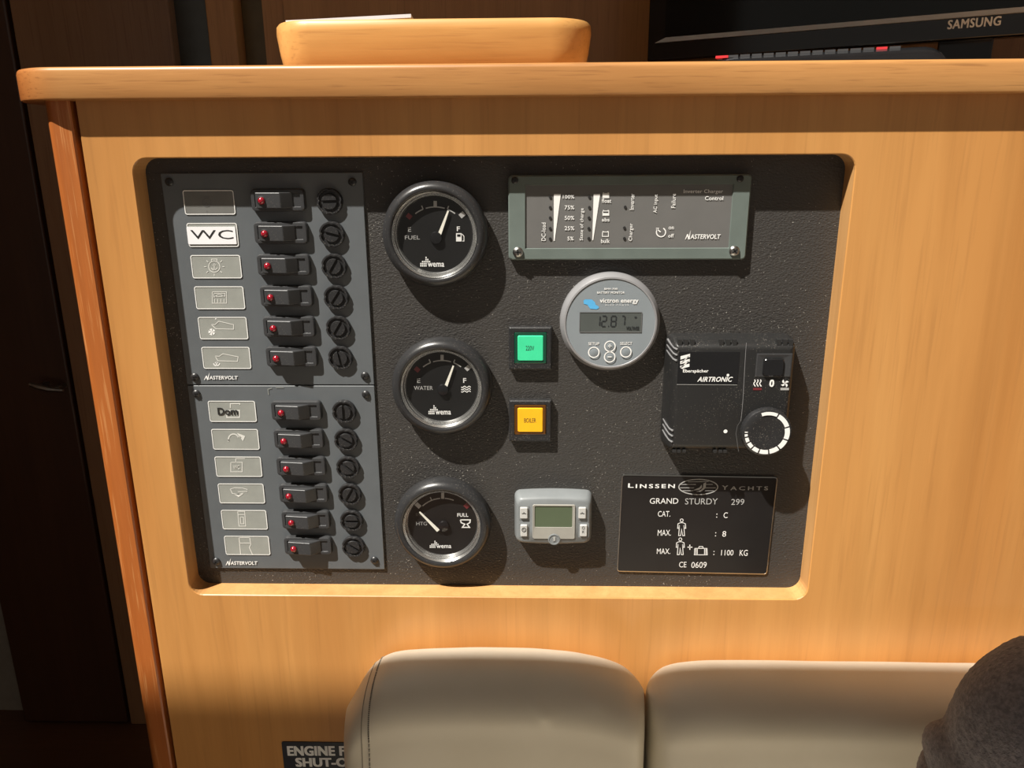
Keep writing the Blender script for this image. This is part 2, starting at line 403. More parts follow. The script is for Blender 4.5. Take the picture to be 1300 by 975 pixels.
# --- left locker door in shade
d = thing('locker_door', 'tall dark mahogany locker door at the far left, in shade', 'door', (gx-.1, PL+.01, FL+.004))
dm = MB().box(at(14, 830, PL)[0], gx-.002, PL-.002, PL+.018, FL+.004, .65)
dm.build('door_leaf', M['darkwood'], d, bevel=.003)
hx, hz = at(60, 490, PL)
p = [(38, 488), (50, 491), (64, 494), (82, 495)]
hb = MB(); ring = []
for i, (a, b) in enumerate(p):
    X, Z = at(a, b, PL-.02); rad = (.003, .0045, .004, .002)[i]
    ring.append([(X, PL-.02+rad*math.cos(t*math.pi/4)-.001*i, Z+rad*math.sin(t*math.pi/4)) for t in range(8)])
hb.loft(ring, True, True)
X, Z = at(50, 491, PL-.02); hb.box(X-.003, X+.003, PL-.02, PL-.002, Z-.003, Z+.003)
X, Z = at(72, 494, PL-.02); hb.box(X-.003, X+.003, PL-.02, PL-.002, Z-.003, Z+.003)
hb.build('handle', M['steel'], d, smooth=True)
X0 = at(-60, 850, PL+.06)[0]; 
struct(MB().box(-1.6, gx+.05, PL+.03, PL+.05, FL, .65), 'wall_left', M['paleplastic'])

# --- cabinet with the recessed opening
cab = thing('console_cabinet', 'honey-coloured wooden console cabinet whose front holds the recessed black instrument board', 'cabinet', (.1, .2, FL))
WZ0 = None
pxl = at(106, 200, YF)[0]
OX0, OX1, OZ0, OZ1 = -.2393, .1998, -.2895, .0117
wt_top = at(500, 80.5, YF-.010)[1]; wt_bot = at(500, 123, YF-.010)[1]
mb = MB()
mb.loft([rr(pxl, 1.0, FL+.02, wt_bot, .0002, YF+.010, 6), rr(pxl, 1.0, FL+.02, wt_bot, .0002, YF+.0006, 6), rr(pxl+.0006, .9994, FL+.0206, wt_bot, .0002, YF, 6),
         rr(OX0-.0006, OX1+.0006, OZ0-.0006, OZ1+.0006, .0096, YF, 6), rr(OX0, OX1, OZ0, OZ1, .009, YF+.0006, 6), rr(OX0, OX1, OZ0, OZ1, .009, YF+.0009, 6)], False, False)
fp = mb.build('front_panel', M['veneer'], cab, recalc=False)
fp.data.flip_normals()
mb = MB(); mb.loft([rr(OX0, OX1, OZ0, OZ1, .009, YF+.0009, 6), rr(OX0, OX1, OZ0, OZ1, .009, YB+.001, 6), rr(OX0-.02, OX1+.02, OZ0-.02, OZ1+.02, .02, YB+.001, 6)], False, False)
e = mb.build('recess_lipping', M['edge'], cab, recalc=False, smooth=False); e.data.flip_normals()
gl = at(95.5, 166, YF)[0]
MB().box(gl-.002, pxl+.002, YF+.009, YF+.02, FL+.02, wt_bot).build('shadow_gap', M['darkwood'], cab)
tl = at(63.6, 200, YF)[0]; tr = at(99.5, 200, YF)[0]
m = MB(); prof = []
n = 8; rad = .007; x0, x1, y0, y1 = tl, tr, YF-.001, YF+.03
loop = [(x0, y1), (x0, y0+rad)] + [(x0+rad-rad*math.cos(R(90*k/n)), y0+rad-rad*math.sin(R(90*k/n))) for k in range(1, n+1)] + [(x1-.001, y0), (x1, y0+.001), (x1, y1)]
m.loft([[(a, b, FL+.02) for a, b in loop], [(a, b, wt_bot) for a, b in loop]], True, True)
m.build('corner_post', M['trim'], cab, smooth=True)
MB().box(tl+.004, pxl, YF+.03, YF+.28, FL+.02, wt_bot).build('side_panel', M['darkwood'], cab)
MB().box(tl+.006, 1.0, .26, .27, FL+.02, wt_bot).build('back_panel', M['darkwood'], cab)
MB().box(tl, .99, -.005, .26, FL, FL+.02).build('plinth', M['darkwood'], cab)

# --- worktop
wl = at(16.5, 100, YF+.012)[0]; yw = YF-.010
pl = []
rc = .036
def wtplan(i):
    P = []
    for k in range(13):
        a = R(180+90*k/12); P.append((wl+rc+(rc-i)*math.cos(a), yw+rc+(rc-i)*math.sin(a)))
    P += [(1.0, yw+i), (1.0, .45), (wl+i, .45)]
    return P
mb = MB(); rings = []
for i, dz in ((.0012, 0), (.0003, .0004), (0, .0012)): rings.append([(x, y, wt_bot+dz) for x, y in wtplan(i)])
for i, dz in ((0, .0028), (.0004, .0014), (.0013, .0004), (.003, 0)): rings.append([(x, y, wt_top-dz) for x, y in wtplan(i)])
mb.loft(rings, True, True)
w = mb.build('worktop', M['top'], None, smooth=True)
end_tint(M['top'], wl-w.location.x+.008, wl-w.location.x+.042, (.82, .55, .38))  # redder and darker towards the left end
tag(w, 'long wooden worktop with a rounded left end, overhanging the cabinet front', 'worktop')

# --- wooden tray with papers
yt = .035
tx0, tx1 = at(338, 60, yt)[0], at(754, 60, yt)[0]; tz1 = at(560, 23, yt)[1]
tray = thing('wooden_tray', 'long honey wooden tray with rounded corners standing on the worktop', 'tray', ((tx0+tx1)/2, yt+.07, wt_top))
def trr(i, z, r=.028):
    x0, x1, y0, y1 = tx0+i, tx1-i, yt+i, yt+.15-i
    return [(a, b, z) for a, _, b in rr(x0, x1, y0, y1, max(r-i, .004), 0, 8)]
mb = MB(); H = tz1-wt_top
mb.loft([trr(.006, wt_top+.0001), trr(.004, wt_top+.002), trr(.0015, wt_top+H*.45), trr(0, wt_top+H*.8), trr(.0003, wt_top+H-.002), trr(.002, wt_top+H), trr(.007, wt_top+H), trr(.009, wt_top+H-.002), trr(.012, wt_top+.006)], True, True)
mb.build('tray_body', M['tray'], tray, smooth=True)
for i, (a, b, h1, h2, rz) in enumerate([(362, 522, 23.5, 18.0, .0), (400, 500, 21, 20, .1)][:1]):
    xa_, za_ = at(a, h1+2, yt+.012); xb_, zb_ = at(b, h2, yt+.02)
    m = MB(); t = .0022
    y0, y1 = yt+.013, yt+.12
    m.add([(xa_, y0, za_-t), (xb_, y0+.006, zb_-t), (xb_, y1, zb_-.012), (xa_, y1, za_-.012), (xa_, y0, za_), (xb_, y0+.006, zb_), (xb_, y1, zb_+t-.012), (xa_, y1, za_+t-.012)],
          [(3,2,1,0),(4,5,6,7),(0,1,5,4),(1,2,6,5),(2,3,7,6),(3,0,4,7)])
    pp = m.build('folded_paper', M['paper'], None)
    tag(pp, 'white folded paper lying in the wooden tray, edge showing above the rim', 'paper')

# --- television, turned a little so that its right side comes nearer
TA = Vector((at(836, 52, .31)[0], .31)); zt = at(836, 52, .31)[1]
lo, hi = -.2, .3
for _ in range(40):
    mid = (lo+hi)/2
    if at(1300, 13, mid)[1] > zt: hi = mid
    else: lo = mid
TBp = Vector((at(1300, 13, lo)[0], lo)); zbot_tv = at(1300, 46, lo)[1]
dv = (TBp-TA).normalized(); nv = Vector((dv.y, -dv.x))      # nv points to the camera side
tv = thing('television', 'black flat television with a glossy bezel turned towards the left on the worktop', 'television', (TA.x+dv.x*.25, TA.y+dv.y*.25+.01, wt_top))
def tvbox(mb, u0, u1, n0, n1, z0, z1):
    v = []
    for z in (z0, z1):
        for u, k in ((u0, n0), (u1, n0), (u1, n1), (u0, n1)):
            q = TA+dv*u+nv*k; v.append((q.x, q.y, z))
    mb.add(v, [(3,2,1,0),(4,5,6,7),(0,1,5,4),(1,2,6,5),(2,3,7,6),(3,0,4,7)])
def u_of(pxx, n=0):   # distance along the set for a pixel column
    best = min((abs(((TA+dv*(k*.0005)+nv*n)-Vector((at(pxx, 30, (TA+dv*(k*.0005)+nv*n).y)[0], (TA+dv*(k*.0005)+nv*n).y))).x), k) for k in range(-100, 1400))[1]
    return best*.0005
uL = u_of(824); 
zb = zbot_tv
tvW = .70
m = MB(); tvbox(m, uL, tvW, -.012, .002, zb, zb+.42); m.build('casing', M['tvframe'], tv, bevel=.002)
m = MB(); tvbox(m, uL+.02, tvW-.02, -.045, -.012, zb+.05, zb+.35); m.build('back_housing', M['gloss'], tv, bevel=.006)
# lower bezel face, chrome strip, glass
m = MB(); s0 = TA
def q3(u, k, z): p = TA+dv*u+nv*k; return (p.x, p.y, z)
uS = 0.004
m.add([q3(uS-.006, .0045, zt-.0022), q3(tvW-.01, .0045, zt-.0014), q3(tvW-.01, .0025, zt+.0022), q3(uS+.004, .0025, zt+.0022)], [(0,1,2,3)])
m.add([q3(uS-.006, .002, zt-.0022), q3(uS-.006, .0045, zt-.0022), q3(uS+.004, .0025, zt+.0022), q3(uS+.004, .002, zt+.0022)], [(0,1,2,3)])
m.add([q3(uS-.006, .0045, zt-.0022), q3(uS-.006, .002, zt-.0022), q3(tvW-.01, .002, zt-.0014), q3(tvW-.01, .0045, zt-.0014)], [(0,1,2,3)])
m.build('chrome_strip', M['strip'], tv, recalc=False)
m = MB(); tvbox(m, uS+.003, tvW-.015, .0015, .0026, zt+.0022, zb+.385); m.build('screen', M['screen'], tv)
m = MB(); tvbox(m, .16, .36, -.05, .03, wt_top, wt_top+.004); tvbox(m, .24, .28, -.035, -.012, wt_top+.004, zb+.06); m.build('stand', M['gloss'], tv, bevel=.0015)
# brand lettering on the bezel
v, f = glyphs('SAMSUNG', .03, 0, 1.08)
gx0, gx1 = min(a for a, b in v), max(a for a, b in v); gy0, gy1 = min(b for a, b in v), max(b for a, b in v)
ua, ub = u_of(1203, .003), u_of(1270, .003)
qq = TA+dv*((ua+ub)/2)
zc0 = at(1237, 35.5, qq.y)[1]; zc1 = at(1237, 23.5, qq.y)[1]
m = MB(); m.add([q3(ua+(ub-ua)*(a-gx0)/(gx1-gx0), .0028+.00005*(i_//(len(v)//4)), zc0+(zc1-zc0)*(b-gy0)/(gy1-gy0)) for i_, (a, b) in enumerate(v)], f)
m.build('lettering', M['white'], tv, recalc=False)

# --- remote control lying in front of the television
ra = Vector((at(905, 76, .10)[0], .125)); zr = wt_top+.012
lo, hi = -.02, .12
zz = at(912, 76.5, .125)[1]
for _ in range(40):
    mid = (lo+hi)/2
    if at(1180, 61, mid)[1] > zz: hi = mid
    else: lo = mid
A3 = Vector((at(912, 75, .125)[0], .125)); B3 = Vector((at(1213, 66, lo)[0], lo)); rl = (B3-A3).length
rd = (B3-A3).normalized(); rn = Vector((rd.y, -rd.x)); zt_r = zz+.0008
rem = thing('remote_control', 'black remote control with grey and red buttons lying below the television', 'remote control', (A3.x+rd.x*rl/2, A3.y+rd.y*rl/2, wt_top))
m = MB(); rings = []
for k in range(0, 33):
    t = k/32; wdt = .021*min(1, (max(0, 1-abs(2*t-1)**14))**.5+.02); 
    h = zt_r; e1 = (1-max(0, (t-.86)/.14)**2.4) ; zt2 = wt_top+.0015+(h-wt_top-.0015)*max(.05, e1)*min(1, (t/.03+.25))
    zb2 = wt_top+.0006
    ring = []
    for a in range(12):
        an = 2*math.pi*a/12; cc, ss = math.cos(an), math.sin(an)
        cc = math.copysign(abs(cc)**.5, cc); ss = math.copysign(abs(ss)**.6, ss)
        kk = rn*(wdt*cc); zzp = (zt2+zb2)/2+(zt2-zb2)/2*ss
        q = A3+rd*(rl*t)+kk; ring.append((q.x, q.y, zzp))
    rings.append(ring)
m.loft(rings, True, True); m.build('remote_body', M['gloss'], rem, smooth=True)
for k in range(15):
    t = .03+k*.052
    for r_, side in enumerate((.012, 0, -.012)):
        if k in (6, 11) and r_: continue
        q = A3+rd*(rl*t)+rn*side
        mat = M['redbtn'] if (k == 0 and r_ == 0) or (k == 13 and r_ == 0) else M['greybtn']
        ln = .0045 if k else .006
        m = MB()
        vv = []
        for z in (zt_r-.0012, zt_r+.0005):
            for a, b in ((-1, -1), (1, -1), (1, 1), (-1, 1)):
                w_ = q+rd*(ln*.75*a)+rn*(.0035*b); vv.append((w_.x, w_.y, z))
        m.add(vv, [(3,2,1,0),(4,5,6,7),(0,1,5,4),(1,2,6,5),(2,3,7,6),(3,0,4,7)])
        o = m.build('button', mat, rem)
        if mat is M['redbtn']: o['label'] = 'red button'

# --- black board in the recess
bd = MB().box(OX0-.01, OX1+.01, YB, YB+.006, OZ0-.01, OZ1+.01).build('instrument_board', M['vinyl'], None)
tag(bd, 'black grained vinyl board set into the cabinet recess behind the instruments', 'panel')

# --- breaker panels
LX, LW, LH, DZ, Z0, Z1 = -.2161, .0326, .0151, .0204, -.0079, -.1478
PX0 = at(205, 231, YP)[0]; PX1 = -.1009
top1 = at(330, 219.5, YP)[1]; mid = at(350, 489, YP)[1]; bot2 = at(370, 722, YP)[1]
LED = [(330.3,257.8),(335,299),(338.9,339.9),(343.2,380),(346.6,418.2),(350.1,456.3),(356.7,524),(359.8,560.2),(363.5,595),(366,629),(369.2,663.4),(371.6,696.2)]
FUS = [(417.5,258.5),(420.8,298.7),(423.6,339),(426.3,378.8),(429.3,417.1),(431.7,455.6),(436.2,523),(438.7,559),(440.8,593.2),(444,628),(445.4,661.6),(447,694)]
HY = -.0075
lx = sum(at(a, b, HY-.001)[0] for a, b in LED)/12; fx = sum(at(a, b, -.003)[0] for a, b in FUS)/12
zo = sum(at(a, b, HY-.001)[1]-((Z0-i*DZ if i < 6 else Z1-(i-6)*DZ)-LH/2) for i, (a, b) in enumerate(LED))/12
zf = sum(at(a, b, -.003)[1]-((Z0-i*DZ if i < 6 else Z1-(i-6)*DZ)-LH/2) for i, (a, b) in enumerate(FUS))/12
def rocker_meshes():
    """housing, rocker and lamp for a lamp centred at (0, 0)"""
    h = MB()
    x0, x1, z0, z1 = -.0085, .0262, -.0070, .0072
    h.rrp(x0, x1, z0, z1, .0028, [(0, 0), (0, -.0010), (.0006, -.0034), (.0012, -.0036), (.0028, -.0036), (.0031, -.0028)], False, True, 4)
    r = MB()
    pr = [(-.0042, -.0020), (-.0042, -.0068), (.0120, -.0085), (.0185, -.0034), (.0185, -.0020)]
    zz0, zz1 = -.0048, .0050
    r.loft([[(a, b, zz0) for a, b in pr], [(a, b, zz1) for a, b in pr]], True, True)
    l = MB(); l.lathe(0, 0, [(.0023, -.0066), (.0022, -.0080), (.0017, -.0090), (.0008, -.0095)], 16)
    ri = MB(); ri.lathe(0, 0, [(.0030, -.0068), (.0030, -.0075), (.0024, -.0077)], 16, False, False)
    return h, r, l, ri
ANG = [2, -14, 58, 55, 58, -80, 90, -30, -40, 60, 0, -32]
def fuse_meshes():
    o = MB(); r = .0083; n = 48
    ring = lambda rad, y: [(rad*math.cos(2*math.pi*k/n), y, rad*math.sin(2*math.pi*k/n)) for k in range(n)]
    # collar with four little notches
    rings = []
    for rad, y in ((r, 0), (r, -.0022), (r-.0004, -.0028), (r-.0014, -.0028)):
        rings.append([((rad-(.0006 if (k % 12) in (0, 11) and y < -.002 else 0))*math.cos(2*math.pi*k/n), y, (rad-(.0006 if (k % 12) in (0, 11) and y < -.002 else 0))*math.sin(2*math.pi*k/n)) for k in range(n)])
    rings.append(ring(r-.0016, -.0014)); rings.append(ring(.0056, -.0014))
    o.loft(rings, False, True)
    c = MB()
    for sgn in (1, -1):
        a = math.asin(.0009/.0050)
        P = [(.0050*math.cos(t), .0050*math.sin(t)*sgn) for t in [a+(math.pi-2*a)*k/14 for k in range(15)]]
        c.loft([[(x, -.0012, z) for x, z in P], [(x, -.0026, z) for x, z in P], [(x*.93, -.0031, z*.93+.00007*sgn) for x, z in P]], False, True)
    s = MB().disc(0, 0, .0054, -.0016, 24)
    return o, c, s
tmpl = {}
def panel(idx, z1, z0, rows, label):
    root = thing('breaker_panel', label, 'switch panel', ((PX0+PX1)/2, YB, z0))
    m = MB().rrp(PX0, PX1, z0, z1, .0006, [(0, YB), (0, YP+.0003), (.0003, YP)], False, True, 2)
    m.build('faceplate', M['plate'], root)
    for i in rows:
        zt_ = (Z0-i*DZ) if i < 6 else (Z1-(i-6)*DZ); zc = zt_-LH/2
        mm = MB().rrp(LX, LX+LW, zt_-LH, zt_, .0014, [(0, YP), (0, YP-.00025)], False, True, 4)
        lg = mm.build('legend_plate', M['legend_shaded'] if i == 0 else M['legend'], root)
        b = MB(); b.loft([rr(LX, LX+LW, zt_-LH, zt_, .0014, YP-.0005, 4), rr(LX+.0005, LX+LW-.0005, zt_-LH+.0005, zt_-.0005, .001, YP-.0005, 4)], False, False)
        b.build('outline', M['white'], lg, recalc=False)
        for key, mk, (bx, bz) in (('rocker_switch', rocker_meshes, (lx, zc+zo)), ('fuse_holder', fuse_meshes, (fx, zc+zf))):
            if key not in tmpl:
                ms = mk()
                if key == 'rocker_switch':
                    a = ms[0].build('rocker_switch', M['rocker'], root, bevel=.0004); a_c = Vector(a.location)+wloc(root)
                    kids = [(ms[1].build('rocker', M['rocker'], a, bevel=.0006), ), (ms[2].build('indicator_lamp', M['redlamp'], a, smooth=True), ), (ms[3].build('lamp_collar', M['inkblack'], a, smooth=True), )]
                else:
                    a = ms[0].build('fuse_holder', M['black'], root, smooth=True); a_c = Vector(a.location)+wloc(root)
                    kids = [(ms[1].build('fuse_cap', M['black'], a, smooth=False), ), (ms[2].build('cap_floor', M['inkblack'], a, recalc=False), )]
                kids = [k[0] for k in kids]
                tmpl[key] = (a, a_c, kids, [Vector(k.location) for k in kids])
                a0 = a
            else:
                a, a_c, kids, kl = tmpl[key]
                a0 = a.copy(); COL.objects.link(a0); a0.parent = root
                kk = []
                for k, l_ in zip(kids, kl):
                    c = k.copy(); COL.objects.link(c); c.parent = a0; c.location = l_; kk.append(c)
                kids = kk
            a, a_c = tmpl[key][0], tmpl[key][1]
            a0.location = a_c + Vector((bx, 0, bz)) - wloc(root)
            if key == 'fuse_holder':
                kids[0].rotation_euler = (0, -R(ANG[i]), 0)
                kids[0].location = Vector(kids[0].location)
        yield i, lg, root
W, G = M['white'], M['ghost']
YI = YP-.0004
def icons(i, lg):
    def S(strokes, w=1.0, mat=G, closed=False, fills=()): ink('icon', strokes, w, YI, mat, lg, closed, fills)
    if i == 0:
        S([circ(262.5, 257, 5.5), [(258.5, 258), (260, 260), (262, 257), (264, 260), (266, 258)], [(262.5, 267), (262.5, 269)], [(259, 250), (266, 250)]], .8, M['greyink'])
    if i == 1:
        st = MB().rrp(at(238.3, 300, YI)[0], at(299.8, 300, YI)[0], at(270, 310.0, YI)[1], at(270, 288, YI)[1], .0005, [(0, YP-.0003), (0, YP-.0008)], False, True, 2)
        s = st.build('paper_strip', M['paper'], lg)
        text('WC', (242, 292, 296, 303.5), YP-.0009, M['inkblack'], lg, 0, 0, 1.05)
    if i == 2:
        cx, cy = 272, 338.5
        S([circ(cx, cy, 7.2), [(268.5, 332), (268.5, 329), (275.5, 329), (275.5, 332)], [(cx, cy-4), (cx, cy+4)], circ(cx, cy, 4, 8, 200, 340), [(cx-2, cy-2), (cx+2, cy-2)]] +
          [[(cx+10*math.cos(R(a)), cy-9*math.sin(R(a))), (cx+13*math.cos(R(a)), cy-12*math.sin(R(a)))] for a in (0, 40, 140, 180, 220, 270, 320)], 1.0)
    if i == 3:
        S([[(269.5, 370.5), (287.5, 370.5), (287.5, 385), (269.5, 385), (269.5, 370.5)], [(271.5, 372.5), (285.5, 372.5), (285.5, 376), (271.5, 377), (271.5, 372.5)], circ(278.5, 380, 6, 8, 30, 150)] +
          [[(272.5+4*k, 379.5), (272.5+4*k, 384)] for k in range(4)], .9)
    if i == 4:
        S([[(267.8, 411.7), (272.8, 412.2), (277.7, 407.8), (296.5, 412.2), (296.5, 418), (274.3, 417.5), (267.8, 411.7)]], 1.0)
        ink('icon', [], 1, YI, W, lg, False, [[(268.9, 421.4), (268.9+4.6*math.cos(R(a)), 421.4-4.6*math.sin(R(a))), (268.9+4.6*math.cos(R(a+50)), 421.4-4.6*math.sin(R(a+50)))] for a in range(10, 370, 72)])
        ink('icon', [], 1, YI, W, lg, False, [circ(273.9, 404.8, .9, 8)[:-1]])
    if i == 5:
        S([[(273.2, 452), (278.2, 452.4), (282.9, 449.2), (302.3, 453), (301.4, 458.9), (276.4, 458), (273.2, 452)]], 1.0)
        S([[(275, 459.5), (275, 464.5)], circ(275, 460.5, 4, 8, 190, 350), [(273, 460.5), (277, 460.5)]], 1.2, W)
    if i == 6:
        S([[(292.5, 518), (292.5, 512.5), (304.5, 512.5), (304.5, 514)], [(288, 521), (288, 530), (304, 530), (304, 521), (288, 521)]], 1.3)
        text('Dom', (276.2, 517.6, 301.8, 526.8), YP-.0006, M['inkblack'], lg, .03)
    if i == 7:
        S([circ(296.5, 557.5, 6.5, 10, 20, 200), [(290.3, 558), (289.8, 560.5)], [(302, 553), (306, 556)]], 1.6)
        ink('icon', [], 1, YI, G, lg, False, [[(300.5, 549.5), (311.3, 553.5), (308.5, 560)]])
    if i == 8:
        S([[(293, 587), (307.5, 587), (307.5, 599), (293, 599), (293, 587)], [(299.3, 587), (299.3, 582.3), (311, 582.3)]], 1.0)
        text('WC', (296, 590.5, 304.5, 595.5), YI, G, lg, .02)
    if i == 9:
        S([[(292.3, 620.8), (298, 619.3), (308, 619.6), (314.2, 621.5)], [(292.3, 620.8), (295, 626.5), (303, 627.5), (309, 626)], [(302, 624.3), (314.2, 623.8)]], 1.0)
        ink('icon', [], 1, YI, G, lg, False, [[(296.5, 627), (309, 627), (303, 631.2)]])
    if i == 10:
        S([[(301.8, 649.2), (310.6, 649.2), (312, 668), (303.5, 668), (301.8, 649.2)], [(302.8, 653.3), (310.6, 653.3)], [(305, 656.5), (309, 656.5), (309.8, 665), (305.8, 665), (305, 656.5)]], 1.0)
    if i == 11:
        S([[(303.6, 682.5), (305.5, 704)], [(317, 682.5), (318.5, 691), (316.5, 695), (320.5, 704)], [(304.5, 689.5), (318, 689.5)], [(303.6, 682.5), (317, 682.5)]], 1.1)
def volt_logo(x0, y0, x1, y1, Y, parent):
    """slanted lightning M followed by small capitals"""
    w = x1-x0; h = y1-y0
    ink('emblem', [], 1, Y, W, parent, False, [[(x0, y1), (x0+w*.055, y0+h*.45), (x0+w*.085, y0+h*.42), (x0+w*.10, y1-h*.25), (x0+w*.16, y0), (x0+w*.13, y1), (x0+w*.09, y1), (x0+w*.065, y0+h*.65), (x0+w*.02, y1)]])
    text('ASTERVOLT', (x0+w*.15, y0+h*.45, x1, y1-h*.05), Y, W, parent, .03, .15)
roots = []
for args in ((0, top1, mid+.0004, range(0, 6), 'upper slate grey breaker panel with six rocker switches, its second legend reading WC'),
             (1, mid-.0004, bot2, range(6, 12), 'lower slate grey breaker panel with six rocker switches, its top legend reading Dom')):
    root = None
    for i, lg, root in panel(*args): icons(i, lg)
    roots.append(root)
sc_up = [(215, 231), (447.5, 231), (247.5, 478.5), (463.5, 477)]
sc_lo = [(249.5, 499.5), (464.5, 500.5), (275, 712.5), (475.5, 711)]
for a, b in sc_up: screw(roots[0], a, b, YP, 5.2, M['black'])
for a, b in sc_lo: screw(roots[1], a, b, YP, 5.0, M['black'])
volt_logo(259, 473, 302, 482.2, YI, roots[0]); volt_logo(286.5, 708.5, 327, 717.5, YI, roots[1])
ink('faint_mark', [[(341, 501), (340, 494), (345, 492.5)], [(350, 492), (360, 492)]], .8, YI, M['legend'], roots[1])

# --- round gauges
def gauge(name, label, dial, w, needle, txt, kind, bzc):
    # dial: pixel centre of the dial; w: pixel width of the dial
    YD = YB-.0076
    x, z = at(dial[0], dial[1], YD)
    r = w*.5*px(dial[0], dial[1], YD); rb = r/.70
    root = thing(name, label, 'gauge', (x, YB, z))
    # z of the bezel centre equals the dial's: one lathe body
    T = .0136
    P = lambda k, h: (rb*k, YB-h)
    m = MB().lathe(x, z, [P(.955, 0), P(.985, .002), P(1.0, .0055), P(.995, .0080), P(.975, .0102), P(.945, .0118), P(.905, .0130), P(.865, T), P(.83, T-.0001), P(.81, .0130), P(.802, .0120)], 72, False, False)
    m.build('bezel', M['bezel'], root, smooth=True)
    m = MB().lathe(x, z, [P(.802, .0125), P(.795, .0128), P(.785, .0124), P(.772, .0112), P(.764, .0110), P(.756, .0112), P(.745, .0100), P(.735, .0094), P(.727, .0095), P(.718, .0089), P(.705, .0078)], 72, False, False)
    m.build('chrome_ring', M['chrome'], root, smooth=True)
    m = MB().lathe(x, z, [P(.715, .0070), P(.715, .0076)], 64, False, True); m.build('dial_face', M['dial'], root)
    Yd = YB-.0078
    s = w/94.0
    def D(a, b): return (dial[0]+a*s, dial[1]+b*s*.98)
    # scale: short arc with blocks
    def arc(a0, a1, rr_, n=8): return [D(rr_*math.cos(R(a)), -rr_*math.sin(R(a))+0) for a in [a0+(a1-a0)*k/n for k in range(n+1)]]
    oy = 5
    def arcs(a0, a1, rr_): return [D(rr_*math.cos(R(a)), oy-rr_*math.sin(R(a))) for a in [a0+(a1-a0)*k/6 for k in range(7)]]
    ink('scale', [arcs(128, 112, 41), arcs(107, 93, 41), arcs(87, 73, 41), arcs(68, 52, 41)] if kind != 'tank' else [arcs(133, 95, 41), arcs(86, 68, 41)], 1.5*s, Yd, M['dimwhite'], root)
    def blk(ang, rad, l, wd, mat):
        cx, cy = rad*math.cos(R(ang)), oy-rad*math.sin(R(ang)); ux, uy = math.cos(R(ang)), -math.sin(R(ang))
        ink('scale_mark', [[D(cx-ux*l/2, cy-uy*l/2), D(cx+ux*l/2, cy+uy*l/2)]], wd*s, Yd-.0001, mat, root)
    blk(90, 44.5, 8.5, 4.2, M['dimwhite']); blk(112, 43.5, 5, 1.4, M['dimwhite'])
    if kind == 'tank': blk(42, 45, 6.5, 7, M['redink']); blk(138, 46, 8, 6, M['dimwhite'])
    else: blk(42, 46, 7, 6, M['dimwhite']); blk(139, 44, 7, 6, M['redink']); blk(68, 43.5, 4, 1.4, M['dimwhite'])
    # needle and hub
    (n0, n1) = needle
    YN = YB-.0092
    a, b = Vector(at(*n0, YN)), Vector(at(*n1, YN)); dd = (b-a).normalized(); pn = Vector((-dd.y, dd.x))
    q0 = a-dd*.002; w0, w1 = r*.052, r*.022
    m = MB(); Pn = [q0+pn*w0, q0-pn*w0, b-pn*w1, b+pn*w1]
    m.loft([[(p.x, YN+.0004, p.y) for p in Pn], [(p.x, YN, p.y) for p in Pn]], True, True); m.build('needle', M['needle'], root)
    hx_, hz_ = at(dial[0]+1, dial[1]+7*s*.0+4*s, YN)
    m = MB().lathe(hx_, hz_, [(r*.17, YB-.0077), (r*.17, YB-.0088), (r*.15, YB-.0097), (r*.05, YB-.0101)], 32); m.build('needle_hub', M['gloss'], root, smooth=True)
    m = MB().disc(x, z, rb*.775, YB-.0116, 48); m.build('glass', M['glass'], root, recalc=False)
    return root, Yd, D, s
g1, Yd, D, s = gauge('fuel_gauge', 'round black FUEL gauge, topmost of the three, needle near full', (552.5, 298), 94, ((557, 300), (569, 267.5)), 'FUEL', 'fuel', None)
text('E', (518, 288.5, 522, 294), Yd, M['dimwhite'], g1); text('FUEL', (514, 299, 533, 304), Yd, M['dimwhite'], g1)  # left lettering dimmed in colour for the light on the dial
text('F', (580, 287.5, 584, 293.5), Yd, W, g1, .02)
ink('pump_symbol', [[(586.5, 297), (589, 300), (589, 306), (587, 306)]], .9, Yd, W, g1, False, [[(579, 296), (586, 296), (586, 306.5), (579, 306.5)]])
ink('pump_window', [], 1, Yd-.0001, M['dial'], g1, False, [[(580.3, 297.5), (584.7, 297.5), (584.7, 300.5), (580.3, 300.5)]])
def wema(parent, Yd, x0, y0, w, h):
    F_ = []
    for row, cols in enumerate(((0, 1, 2, 3), (0, 1, 2, 3), (1, 2, 3, 4, 5), (3, 4), (3,))):
        for c in cols:
            a = x0+c*w*.072; b = y0+h-(row+1)*h*.2; F_.append([(a, b), (a+w*.052, b), (a+w*.052, b+h*.15), (a, b+h*.15)])
    ink('emblem', [], 1, Yd, M['white'], parent, False, F_)
    text('wema', (x0+w*.31, y0+h*.58, x0+w, y0+h*.98), Yd-.0001, M['white'], parent, .03)
wema(g1, Yd, 533.5, 326, 30.5, 13)
g2, Yd, D, s = gauge('water_gauge', 'round black WATER gauge, middle one of the three', (561.2, 491.3), 89.5, ((564, 496), (575.5, 464.5)), 'WATER', 'water', None)
text('E', (529.5, 480.5, 533.5, 486), Yd, M['dimwhite'], g2); text('WATER', (525.5, 490, 549.5, 495), Yd, M['dimwhite'], g2, .015)
text('F', (588, 480, 592, 486), Yd, W, g2, .02)
ink('wave_symbol', [[(585.5+k, 491.2+j*2.9+.9*math.sin(k*1.1)) for k in range(0, 13)] for j in range(3)], 1.1, Yd, W, g2)
wema(g2, Yd, 544, 514.5, 28.5, 12)
g3, Yd, D, s = gauge('tank_gauge', 'round black holding tank gauge, lowest of the three, needle pointing up left', (562, 664.8), 86, ((554, 671.5), (532.5, 650)), 'HTG', 'tank', None)
text('FULL', (580.5, 651.5, 594.5, 656), Yd, W, g3, .03); text('HTG', (528.5, 662.5, 542, 667), Yd, M['dimwhite'], g3)
